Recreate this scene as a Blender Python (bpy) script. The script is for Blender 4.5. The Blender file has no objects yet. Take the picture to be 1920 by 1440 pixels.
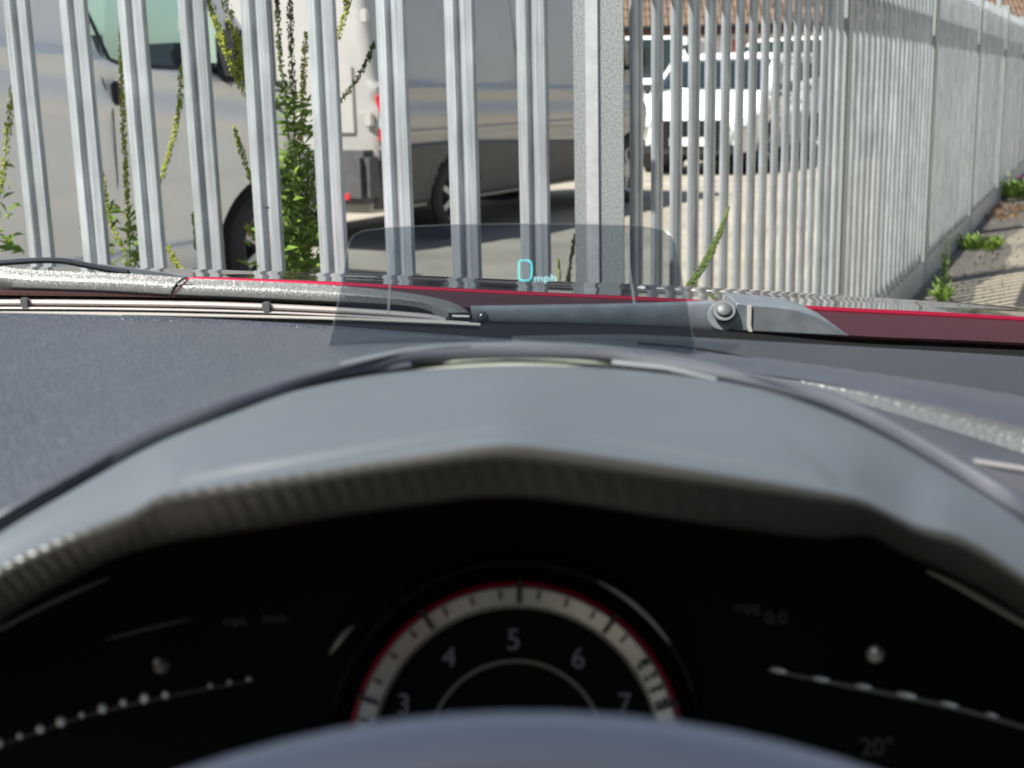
import bpy, bmesh, math, random
from mathutils import Vector, Matrix
random.seed(7)
D2R = math.radians
S = bpy.context.scene
COL = S.collection

# ------------------------------------------------------------------ camera
FPX = 2446.0
PITCH = math.atan(560 / FPX)
ROLL = D2R(1.3)
CAM = Vector((0, 0, 1.23))
cF = Vector((0, math.cos(PITCH), -math.sin(PITCH)))
_R0 = Vector((1, 0, 0)); _U0 = Vector((0, math.sin(PITCH), math.cos(PITCH)))
cR = _R0 * math.cos(ROLL) - _U0 * math.sin(ROLL)
cU = _U0 * math.cos(ROLL) + _R0 * math.sin(ROLL)
cd = bpy.data.cameras.new('camera'); cam = bpy.data.objects.new('camera', cd); COL.objects.link(cam)
m = Matrix((cR, cU, -cF)).transposed().to_4x4(); m.translation = CAM
cam.matrix_world = m
cd.sensor_width = 36; cd.lens = 36 * FPX / 1920
cd.clip_start = .01; cd.clip_end = 500
cd.dof.use_dof = True; cd.dof.focus_distance = 1.35; cd.dof.aperture_fstop = (cd.lens / 1000) / .0040
S.camera = cam

# ------------------------------------------------------------------ sky, sun, exposure
SUN_EL = D2R(52); SUN_DIR_H = Vector((-.82, -.57, 0)).normalized()
sdir = Vector((SUN_DIR_H.x * math.cos(SUN_EL), SUN_DIR_H.y * math.cos(SUN_EL), math.sin(SUN_EL)))
w = bpy.data.worlds.new('World'); S.world = w; w.use_nodes = True
nt = w.node_tree; bg = nt.nodes['Background']
sky = nt.nodes.new('ShaderNodeTexSky'); sky.sky_type = 'NISHITA'; sky.sun_disc = False
sky.sun_elevation = SUN_EL; sky.sun_rotation = math.atan2(SUN_DIR_H.x, SUN_DIR_H.y)
sky.air_density = 1.0; sky.dust_density = 1.5; sky.ozone_density = 1.0
hs = nt.nodes.new('ShaderNodeHueSaturation'); hs.inputs['Saturation'].default_value = .72; nt.links.new(sky.outputs[0], hs.inputs['Color']); nt.links.new(hs.outputs[0], bg.inputs[0]); bg.inputs[1].default_value = .07
sl = bpy.data.lights.new('sun', 'SUN'); sl.energy = 5.0; sl.angle = D2R(.53); sl.color = (1, .965, .91)
so = bpy.data.objects.new('sun', sl); COL.objects.link(so); so.rotation_euler = sdir.to_track_quat('Z', 'Y').to_euler()
so.location = (-5, 0, 8)
S.view_settings.view_transform = 'Standard'; S.view_settings.look = 'None'; S.view_settings.gamma = 1
S.view_settings.exposure = 1.0
S.cycles.use_denoising = True
S.cycles.max_bounces = 8; S.cycles.transparent_max_bounces = 16; S.cycles.sample_clamp_indirect = 4
S.cycles.caustics_reflective = False; S.cycles.caustics_refractive = False

# ------------------------------------------------------------------ helpers
def ray(px, py): return cF + cR * ((px - 960) / FPX) - cU * ((py - 720) / FPX)
def P(px, py, Y):
    d = ray(px, py); return CAM + d * (Y / d.y)
def ground_pt(px, py, z=0):
    d = ray(px, py); return CAM + d * ((z - CAM.z) / d.z)

def mat(name, col=(.5, .5, .5), rough=.5, metal=0, coat=0, spec=.5, var=.0, vscale=20, bump=0, bscale=200, emis=None,
        col2=None, stretch=(1, 1, 1), bkind='noise', vdet=6, flake=0, rvar=0, bcol=None, blo=0, bhi=1):
    M = bpy.data.materials.new(name); M.use_nodes = True; n = M.node_tree; L = n.links
    b = n.nodes['Principled BSDF']
    b.inputs['Base Color'].default_value = (*col, 1); b.inputs['Roughness'].default_value = rough
    b.inputs['Metallic'].default_value = metal; b.inputs['Coat Weight'].default_value = coat
    b.inputs['Coat Roughness'].default_value = .03; b.inputs['Specular IOR Level'].default_value = spec
    tc = n.nodes.new('ShaderNodeTexCoord'); mp = n.nodes.new('ShaderNodeMapping')
    mp.inputs['Scale'].default_value = stretch; L.new(tc.outputs['Object'], mp.inputs[0])
    if var or col2:
        t = n.nodes.new('ShaderNodeTexNoise'); t.inputs['Scale'].default_value = vscale; t.inputs['Detail'].default_value = vdet
        L.new(mp.outputs[0], t.inputs['Vector'])
        r = n.nodes.new('ShaderNodeValToRGB'); e = r.color_ramp.elements
        c2 = col2 or tuple(c * (1 - var) for c in col); c1 = col if col2 else tuple(min(1, c * (1 + var)) for c in col)
        e[0].position = .35; e[0].color = (*c2, 1); e[1].position = .65; e[1].color = (*c1, 1)
        L.new(t.outputs[0], r.inputs[0]); L.new(r.outputs[0], b.inputs['Base Color'])
        if rvar:
            mr = n.nodes.new('ShaderNodeMapRange'); mr.inputs[3].default_value = rough - rvar; mr.inputs[4].default_value = rough + rvar
            L.new(t.outputs[0], mr.inputs[0]); L.new(mr.outputs[0], b.inputs['Roughness'])
    if bump:
        if bkind == 'grain':
            t = n.nodes.new('ShaderNodeTexVoronoi'); t.feature = 'DISTANCE_TO_EDGE'; t.inputs['Scale'].default_value = bscale; o = t.outputs[0]
        elif bkind == 'voronoi':
            t = n.nodes.new('ShaderNodeTexVoronoi'); t.feature = 'SMOOTH_F1'; t.inputs['Scale'].default_value = bscale; o = t.outputs[0]
        elif bkind == 'weave':
            t = n.nodes.new('ShaderNodeTexWave'); t.inputs['Scale'].default_value = bscale; t.bands_direction = 'DIAGONAL'; o = t.outputs[1]
        elif bkind == 'waveX':
            t = n.nodes.new('ShaderNodeTexWave'); t.inputs['Scale'].default_value = bscale; t.bands_direction = 'X'; o = t.outputs[1]
        else:
            t = n.nodes.new('ShaderNodeTexNoise'); t.inputs['Scale'].default_value = bscale; t.inputs['Detail'].default_value = 4; o = t.outputs[0]
        L.new(mp.outputs[0], t.inputs['Vector'])
        if bcol:
            rr = n.nodes.new('ShaderNodeValToRGB'); rr.color_ramp.elements[0].position = blo; rr.color_ramp.elements[1].position = bhi
            rr.color_ramp.elements[0].color = (*bcol, 1); rr.color_ramp.elements[1].color = (*col, 1); L.new(o, rr.inputs[0]); L.new(rr.outputs[0], b.inputs['Base Color'])
        bp = n.nodes.new('ShaderNodeBump'); bp.inputs['Strength'].default_value = 1; bp.inputs['Distance'].default_value = bump
        L.new(o, bp.inputs['Height']); L.new(bp.outputs[0], b.inputs['Normal'])
    if flake:
        t = n.nodes.new('ShaderNodeTexVoronoi'); t.inputs['Scale'].default_value = flake
        L.new(tc.outputs['Object'], t.inputs['Vector'])
        vm = n.nodes.new('ShaderNodeVectorMath'); vm.operation = 'MULTIPLY_ADD'
        L.new(t.outputs['Color'], vm.inputs[0]); vm.inputs[1].default_value = (.36, .36, .36); vm.inputs[2].default_value = (-.18, -.18, -.18)
        g = n.nodes.new('ShaderNodeNewGeometry'); va = n.nodes.new('ShaderNodeVectorMath'); va.operation = 'ADD'
        L.new(g.outputs['Normal'], va.inputs[0]); L.new(vm.outputs[0], va.inputs[1])
        nn = n.nodes.new('ShaderNodeVectorMath'); nn.operation = 'NORMALIZE'; L.new(va.outputs[0], nn.inputs[0]); L.new(nn.outputs[0], b.inputs['Normal'])
    if emis:
        b.inputs['Emission Color'].default_value = (*emis[0], 1); b.inputs['Emission Strength'].default_value = emis[1]
    return M

def glass(name, tint=(.95, .97, .96), rough=.0, refl=1.0):
    M = bpy.data.materials.new(name); M.use_nodes = True; n = M.node_tree; L = n.links
    n.nodes.remove(n.nodes['Principled BSDF']); out = n.nodes['Material Output']
    t = n.nodes.new('ShaderNodeBsdfTransparent'); t.inputs[0].default_value = (*tint, 1)
    g = n.nodes.new('ShaderNodeBsdfGlossy'); g.inputs['Roughness'].default_value = rough
    fr = n.nodes.new('ShaderNodeLayerWeight'); fr.inputs[0].default_value = .5   # Schlick: the same from both sides of the pane
    pw = n.nodes.new('ShaderNodeMath'); pw.operation = 'POWER'; pw.inputs[1].default_value = 5; L.new(fr.outputs['Facing'], pw.inputs[0])
    ma = n.nodes.new('ShaderNodeMath'); ma.operation = 'MULTIPLY_ADD'; ma.inputs[1].default_value = .96; ma.inputs[2].default_value = .04; L.new(pw.outputs[0], ma.inputs[0])
    mu = n.nodes.new('ShaderNodeMath'); mu.operation = 'MULTIPLY'; mu.inputs[1].default_value = refl; L.new(ma.outputs[0], mu.inputs[0])
    mx = n.nodes.new('ShaderNodeMixShader'); L.new(mu.outputs[0], mx.inputs[0]); L.new(t.outputs[0], mx.inputs[1]); L.new(g.outputs[0], mx.inputs[2])
    L.new(mx.outputs[0], out.inputs[0]); return M

def empty(name, loc=(0, 0, 0), rz=0, label=None, cat=None, group=None):
    o = bpy.data.objects.new(name, None); COL.objects.link(o); o.location = loc; o.rotation_euler = (0, 0, rz)
    tag(o, label, cat, group); return o
def tag(o, label=None, cat=None, group=None, kind=None):
    for k, v in (('label', label), ('category', cat), ('group', group), ('kind', kind)):
        if v: o[k] = v
    return o
def meshobj(name, verts, faces, M, parent=None, smooth=True, sharp=None):
    me = bpy.data.meshes.new(name); me.from_pydata([tuple(v) for v in verts], [], faces); me.validate()
    bm = bmesh.new(); bm.from_mesh(me); bmesh.ops.recalc_face_normals(bm, faces=bm.faces)
    if sharp:
        for e in bm.edges:
            if len(e.link_faces) == 2 and e.calc_face_angle(0) > D2R(sharp): e.smooth = False
    for fc in bm.faces: fc.smooth = smooth
    bm.to_mesh(me); bm.free()
    if M: me.materials.append(M)
    o = bpy.data.objects.new(name, me); COL.objects.link(o)
    if parent: o.parent = parent
    return o

class MB:
    """collects shapes for ONE mesh"""
    def __init__(s): s.v = []; s.f = []
    def add(s, v, f):
        k = len(s.v); s.v += [Vector(x) for x in v]; s.f += [tuple(i + k for i in q) for q in f]; return s
    def box(s, c, d, rz=0, bev=0):
        bm = bmesh.new(); bmesh.ops.create_cube(bm, size=1)
        bmesh.ops.scale(bm, vec=d, verts=bm.verts)
        if bev: bmesh.ops.bevel(bm, geom=bm.edges, offset=bev, segments=2, affect='EDGES')
        M = Matrix.Translation(c) @ Matrix.Rotation(rz, 4, 'Z'); bmesh.ops.transform(bm, matrix=M, verts=bm.verts)
        bm.verts.index_update(); s.add([v.co.copy() for v in bm.verts], [[v.index for v in fc.verts] for fc in bm.faces]); bm.free(); return s
    def tube(s, pts, r, seg=8, caps=True, flat=1.0, up=Vector((0, 0, 1))):
        pts = [Vector(p) for p in pts]; n = len(pts); rs = r if isinstance(r, (list, tuple)) else [r] * n; V = []
        for i, p in enumerate(pts):
            t = (pts[min(i + 1, n - 1)] - pts[max(i - 1, 0)]).normalized()
            a = up if abs(t.dot(up)) < .95 else Vector((1, 0, 0))
            x = t.cross(a).normalized(); y = x.cross(t)
            for j in range(seg):
                q = 2 * math.pi * j / seg; V.append(p + x * math.cos(q) * rs[i] + y * math.sin(q) * rs[i] * flat)
        Fc = [(i * seg + j, i * seg + (j + 1) % seg, (i + 1) * seg + (j + 1) % seg, (i + 1) * seg + j) for i in range(n - 1) for j in range(seg)]
        if caps: Fc += [tuple(range(seg))[::-1], tuple((n - 1) * seg + j for j in range(seg))]
        return s.add(V, Fc)
    def prism(s, pts, off):
        """polygon pts (3D) thickened by vector off"""
        n = len(pts); pts = [Vector(p) for p in pts]; off = Vector(off)
        return s.add(pts + [p + off for p in pts], [tuple(range(n))[::-1], tuple(range(n, 2 * n))] + [(i, (i + 1) % n, n + (i + 1) % n, n + i) for i in range(n)])
    def lathe(s, prof, M, seg=32):
        V = []; n = len(prof)
        for j in range(seg):
            a = 2 * math.pi * j / seg
            for (r, h) in prof: V.append(M @ Vector((r * math.cos(a), r * math.sin(a), h)))
        return s.add(V, [(j * n + i, ((j + 1) % seg) * n + i, ((j + 1) % seg) * n + i + 1, j * n + i + 1) for j in range(seg) for i in range(n - 1)])
    def ball(s, c, r, sub=1, sc=(1, 1, 1)):
        bm = bmesh.new(); bmesh.ops.create_icosphere(bm, subdivisions=sub, radius=r); bm.verts.index_update()
        s.add([Vector(c) + Vector((v.co.x * sc[0], v.co.y * sc[1], v.co.z * sc[2])) for v in bm.verts], [[v.index for v in fc.verts] for fc in bm.faces]); bm.free(); return s
    def build(s, name, M, parent=None, smooth=True, sharp=35): return meshobj(name, s.v, s.f, M, parent, smooth, sharp)

def catmull(pts, n):
    pts = [Vector(p) for p in pts]; k = len(pts); out = []
    # chord-length parametrised
    L = [0]
    for i in range(k - 1): L.append(L[-1] + max(1e-6, (pts[i + 1] - pts[i]).length))
    for q in range(n):
        d = L[-1] * q / (n - 1); i = 0
        while i < k - 2 and L[i + 1] < d: i += 1
        t = (d - L[i]) / (L[i + 1] - L[i])
        def tan(j):
            if j == 0: return (pts[1] - pts[0]) / (L[1] - L[0])
            if j == k - 1: return (pts[-1] - pts[-2]) / (L[-1] - L[-2])
            return (pts[j + 1] - pts[j - 1]) / (L[j + 1] - L[j - 1])
        h = L[i + 1] - L[i]; m0 = tan(i) * h; m1 = tan(i + 1) * h
        out.append(pts[i] * (2 * t ** 3 - 3 * t ** 2 + 1) + m0 * (t ** 3 - 2 * t ** 2 + t) + pts[i + 1] * (-2 * t ** 3 + 3 * t ** 2) + m1 * (t ** 3 - t ** 2))
    return out
def curve3(pp, n):
    """pp: (px,py,depth) control points -> n world points"""
    return [P(q.x, q.y, q.z * 1000 / 1000) for q in catmull([Vector((a, b, c)) for a, b, c in pp], n)]
def loft(name, rows, M, parent=None, n=60, sub=6, smooth_rows=True, thick=0, sharp=None):
    """rows: lists of world points (same count); smooth across rows"""
    n = len(rows[0]); R = rows
    if smooth_rows and len(rows) > 2:
        K = (len(rows) - 1) * sub + 1; cols = []
        for j in range(n):
            c = []
            for i in range(len(rows) - 1):
                p0 = rows[max(i - 1, 0)][j]; p1 = rows[i][j]; p2 = rows[i + 1][j]; p3 = rows[min(i + 2, len(rows) - 1)][j]
                for q in range(sub):
                    t = q / sub
                    c.append(.5 * ((2 * p1) + (p2 - p0) * t + (2 * p0 - 5 * p1 + 4 * p2 - p3) * t * t + (3 * p1 - p0 - 3 * p2 + p3) * t ** 3))
            c.append(rows[-1][j]); cols.append(c)
        R = [[cols[j][i] for j in range(n)] for i in range(K)]
    V = [v for r in R for v in r]; Fc = [(i * n + j, i * n + j + 1, (i + 1) * n + j + 1, (i + 1) * n + j) for i in range(len(R) - 1) for j in range(n - 1)]
    o = meshobj(name, V, Fc, M, parent, True, sharp)
    if thick:
        md = o.modifiers.new('s', 'SOLIDIFY'); md.thickness = thick; md.offset = -1
    return o

# ------------------------------------------------------------------ materials
M_galv = mat('galvanised_steel', (.40, .42, .425), .42, .35)
def galv(M):
    # drawn streaks down the pale, zinc spangle blotches and a shade of its own per pale
    n = M.node_tree; L = n.links; b = n.nodes['Principled BSDF']; tc = n.nodes.new('ShaderNodeTexCoord'); oi = n.nodes.new('ShaderNodeObjectInfo')
    ad = n.nodes.new('ShaderNodeVectorMath'); ad.operation = 'MULTIPLY_ADD'; ad.inputs[1].default_value = (7, 7, 7)
    cmb = n.nodes.new('ShaderNodeCombineXYZ'); L.new(oi.outputs['Random'], cmb.inputs[0]); L.new(oi.outputs['Random'], cmb.inputs[2]); L.new(cmb.outputs[0], ad.inputs[0]); L.new(tc.outputs['Object'], ad.inputs[2])
    def noise(sc, det, st):
        mp = n.nodes.new('ShaderNodeMapping'); mp.inputs['Scale'].default_value = st; L.new(ad.outputs[0], mp.inputs[0])
        t = n.nodes.new('ShaderNodeTexNoise'); t.inputs['Scale'].default_value = sc; t.inputs['Detail'].default_value = det; L.new(mp.outputs[0], t.inputs['Vector']); return t.outputs[0]
    st = noise(420, 3, (1, 1, .012)); bl = noise(28, 8, (1, 1, .45)); big = noise(5, 3, (1, 1, 1))
    def mr(o, a, c, lo=.3, hi=.7):
        q = n.nodes.new('ShaderNodeMapRange'); q.inputs[1].default_value = lo; q.inputs[2].default_value = hi; q.inputs[3].default_value = a; q.inputs[4].default_value = c; L.new(o, q.inputs[0]); return q.outputs[0]
    def mul(a, c):
        q = n.nodes.new('ShaderNodeMath'); q.operation = 'MULTIPLY'; L.new(a, q.inputs[0]); L.new(c, q.inputs[1]); return q.outputs[0]
    v = mul(mul(mul(mr(st, .68, 1.18), mr(bl, .84, 1.1)), mr(big, .85, 1.12)), mr(oi.outputs['Random'], .9, 1.08, 0, 1))
    vm = n.nodes.new('ShaderNodeVectorMath'); vm.operation = 'SCALE'; vm.inputs[0].default_value = (.40, .437, .455); L.new(v, vm.inputs['Scale']); L.new(vm.outputs[0], b.inputs['Base Color'])
    L.new(mr(bl, .52, .34), b.inputs['Roughness'])
    bp = n.nodes.new('ShaderNodeBump'); bp.inputs['Distance'].default_value = .0008; L.new(bl, bp.inputs['Height']); L.new(bp.outputs[0], b.inputs['Normal'])
galv(M_galv)
M_galv2 = mat('galvanised_post', (.30, .325, .32), .5, .3, var=.3, vscale=260, bump=.0003, bscale=200)
M_vanw = mat('white_van_paint', (.84, .84, .82), .25, 0, coat=.6, var=.03, vscale=3)
M_vans = mat('silver_van_paint', (.40, .385, .365), .3, .2, coat=.6, var=.04, vscale=3)
M_black = mat('black_plastic', (.02, .021, .023), .45, var=.2, vscale=30)
M_clad = mat('grey_cladding', (.07, .07, .072), .5, var=.15, vscale=12)
M_tyre = mat('tyre_rubber', (.02, .02, .02), .8, var=.3, vscale=40)
M_rim = mat('wheel_rim_metal', (.45, .46, .47), .35, .8)
M_red = mat('red_lens', (.55, .01, .02), .15, coat=.5)
M_clear = mat('headlamp_lens', (.7, .75, .78), .1, .3, coat=.6)
M_dglass = mat('dark_window_glass', (.012, .02, .02), .05, 0, coat=.2)
M_gglass = glass('green_tinted_glass', (.91, .975, .945), 0, 1)
M_plate = mat('plate_white', (.75, .75, .7), .4)


# ------------------------------------------------------------------ ground (setting)
def slab(name, pts, z, M, label=None):
    o = meshobj(name, [(x, y, z) for x, y in pts], [tuple(range(len(pts)))], M, smooth=False); o['kind'] = 'structure'; return o
M_yard = mat('yard_concrete', (.29, .26, .21), .85, var=.2, vscale=1.2, bump=.002, bscale=60, vdet=12)
M_path = mat('path_concrete', (.36, .31, .235), .85, var=.14, vscale=1.6, bump=.0004, bscale=40, vdet=14)
M_strip = mat('gravelly_asphalt', (.11, .10, .085), .9, col2=(.21, .19, .155), vscale=26, bump=.0015, bscale=90, vdet=12)
slab('ground', [(-160, -60), (160, -60), (160, 220), (-160, 220)], 0, M_yard)

# ------------------------------------------------------------------ palisade fences
A0 = P(1122, 250, 2.75); A0.z = 0
U3 = Vector((math.sin(D2R(24.5)), math.cos(D2R(24.5)), 0)); N3 = Vector((U3.y, -U3.x, 0))      # N3: towards the pavement (camera side)
U1 = Vector((-math.cos(D2R(13)), math.sin(D2R(13)), 0)); N1 = Vector((-math.sin(D2R(13)), -math.cos(D2R(13)), 0))
def fence_s(px, py=250):
    d = ray(px, py); k = d.x / d.y; return (A0.x - k * A0.y) / (-U1.x + k * U1.y)
def pale_mesh(name='pale'):
    prof = [(-33, 6), (-32, 0), (-28, -4), (-11, -6), (-7, -3), (-3, 5), (3, 5), (7, -3), (11, -6), (28, -4), (32, 0), (33, 6)]
    t = 2.6; n = len(prof); pr = [(x / 1000, y / 1000) for x, y in prof]; back = [(x * .97, y + t / 1000) for x, y in pr[::-1]]
    ring = pr + back; k = len(ring); V = []; Fc = []
    for z in (.04, .45, .9, 1.35, 1.66, 1.72, 1.80):
        for x, y in ring:
            zz = z
            if z > 1.7: zz = z - (.05 if abs(x) > .02 else 0) * (1 if z < 1.79 else 1.3)
            V.append((x * (1 if z < 1.79 else .85), y, zz))
    for i in range(6):
        for j in range(k): Fc.append((i * k + j, i * k + (j + 1) % k, (i + 1) * k + (j + 1) % k, (i + 1) * k + j))
    Fc.append(tuple(range(k))); Fc.append(tuple(6 * k + j for j in range(k)))
    b = MB().add(V, Fc)
    for z in (.19, 1.56):
        b.lathe([(0, .006), (.006, .005), (.009, .001), (.009, -.004)], Matrix.Translation((0, 0.001, z)) @ Matrix.Rotation(math.pi / 2, 4, 'X'), 10)
    return b
def put(o, base, rz, parent):
    o.location = base; o.rotation_euler = (0, 0, rz); o.parent = parent
def hpost(name, pos, rz, parent, M, h=1.86, wd=.1):
    b = MB()
    b.box((0, -wd / 2 + .004, h / 2), (wd, .008, h), bev=.0015).box((0, wd / 2 - .004, h / 2), (wd, .008, h), bev=.0015).box((0, 0, h / 2), (.007, wd - .017, h))
    o = b.build(name, M, None, True, 30); put(o, pos, rz, parent); return o

# front fence (across the bonnet)
fr = empty('palisade_fence', (0, 0, 0), 0, 'row of upright galvanised palisade pales straight ahead beyond the bonnet, weeds growing behind it', 'fence')
rz1 = math.atan2(-N1.x, N1.y) + math.pi     # local -Y faces N1
def rz_of(N): return math.atan2(N.x, -N.y)
pm = pale_mesh().build('pale', M_galv, None, True, 25); pm_data = pm.data
ss = [fence_s(x) for x in (1000, 867, 740, 612, 491, 378, 267, 158, 53)] + [0] * 6
for i in range(9, 15): ss[i] = ss[i - 1] + .148
first = True
for s_ in ss:
    o = pm if first else pm.copy()
    if not first: COL.objects.link(o)
    first = False
    put(o, A0 + U1 * s_ + Vector((0, 0, random.uniform(-.006, .006))), rz_of(N1) + random.uniform(-.05, .05), fr)
    o.rotation_euler.x = random.uniform(-.003, .003)
for z in (.2, 1.56):
    b = MB().box((0, 0, 0), (2.6, .006, .045)).box((0, .02, .0225), (2.6, .04, .005))
    o = b.build('rail', M_galv2, None, False); put(o, A0 + U1 * 1.36 - N1 * .012 + Vector((0, 0, z)), rz_of(N1), fr)
# corner post: wide speckled flange with a lighter raised strip
b = MB().box((0, 0, .94), (.104, .008, 1.88), bev=.0015).box((0, .055, .94), (.104, .008, 1.88)).box((0, .0275, .94), (.007, .045, 1.88))
cp = b.build('corner_post', M_galv2, None, True, 30); put(cp, A0 - N1 * .01, rz_of(N1) + D2R(8), fr)
b = MB().box((0, 0, .93), (.026, .005, 1.84), bev=.001)
o = b.build('cover_strip', mat('galvanised_strip', (.55, .57, .57), .45, .4, var=.08, vscale=40), cp, True, 30); o.location = (-.014, -.0066, 0)
hpost('post', A0 + U1 * 2.68 - N1 * .07, rz_of(N1), fr, M_galv2)

# side fence running away to the right
sf = empty('palisade_fence', (0, 0, 0), 0, 'long galvanised palisade fence receding to the right beside the concrete path', 'fence')
NB = 7
for k in range(1, NB + 1):
    hpost('post', A0 + U3 * 2.75 * k - N3 * .028, rz_of(N3), sf, M_galv2)
    for z in (.2, 1.56):
        b = MB().box((0, 0, 0), (2.63, .006, .05)).box((0, -.02, -.022), (2.63, .04, .005))
        o = b.build('rail', M_galv2, None, False); put(o, A0 + U3 * (2.75 * (k - .5)) - N3 * .016 + Vector((0, 0, z)), rz_of(N3) + math.pi, sf)
    b = MB().box((0, 0, .085), (2.64, .004, .16), bev=.001)
    o = b.build('kick_plate', M_galv, None, False); put(o, A0 + U3 * (2.75 * (k - .5)) + N3 * .016, rz_of(N3), sf)
npl = 0; rest = MB()
for k in range(NB):
    for j in range(18):
        s_ = 2.75 * k + .1 + j * .15
        if npl < 100:
            o = pm.copy(); COL.objects.link(o); put(o, A0 + U3 * s_ + Vector((0, 0, random.uniform(-.005, .005))), rz_of(N3) + random.uniform(-.04, .04), sf); npl += 1
        else:
            M = Matrix.Translation(A0 + U3 * s_) @ Matrix.Rotation(rz_of(N3), 4, 'Z')
            rest.add([M @ v.co for v in pm_data.vertices], [tuple(p.vertices) for p in pm_data.polygons])
o = rest.build('pale', M_galv, sf, True, 25); o['kind'] = 'stuff'

# ground beside the side fence
def off(s_, d): q = A0 + U3 * s_ + N3 * d; return (q.x, q.y)
e1 = [off(s_, .36 + .05 * math.sin(s_ * 2.1) + .03 * math.sin(s_ * 5.3)) for s_ in [i * .4 for i in range(-2, 60)]]
slab('verge', [off(-.8, -.07), off(23.6, -.07)] + e1[::-1], .004, M_strip)
slab('path', [off(-.8, .3), off(24, .3), off(24, 3.2), off(-.8, 3.2)], .002, M_path)

# ------------------------------------------------------------------ vans
def wheel(parent, x, y, r=.34, wd=.22, side=1):
    Mx = Matrix.Rotation(math.pi / 2, 4, 'X')
    prof = [(r * .66, -wd * .45), (r * .9, -wd * .5), (r * .985, -wd * .38), (r, -wd * .15), (r, wd * .15), (r * .985, wd * .38), (r * .9, wd * .5), (r * .66, wd * .45), (r * .66, -wd * .45)]
    t = MB().lathe(prof, Matrix.Translation((x, y, r)) @ Mx, 40).build('wheel', M_tyre, parent)
    b = MB()
    T = Matrix.Translation((x, y + side * wd * .28, r)) @ Mx
    b.lathe([(r * .67, -.05), (r * .67, .03), (r * .6, .02), (r * .56, -.03)], T, 32)
    b.lathe([(0, .02), (r * .16, .02), (r * .2, -.01), (r * .2, -.05)], T, 16)
    for k in range(7):
        a = 2 * math.pi * k / 7; c = Vector((math.cos(a), 0, math.sin(a))); tn = Vector((-math.sin(a), 0, math.cos(a)))
        o_ = Vector((x, y + side * wd * .28, r))
        b.prism([o_ + c * r * .15 - tn * .03, o_ + c * r * .6 - tn * .022, o_ + c * r * .6 + tn * .022, o_ + c * r * .15 + tn * .03], (0, side * .02, 0))
    b.build('rim', M_rim, t)
    h = MB().lathe([(0, 0), (r * .6, 0)], Matrix.Translation((x, y, r)) @ Mx, 24).build('hub', M_black, t)
    return t

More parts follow.
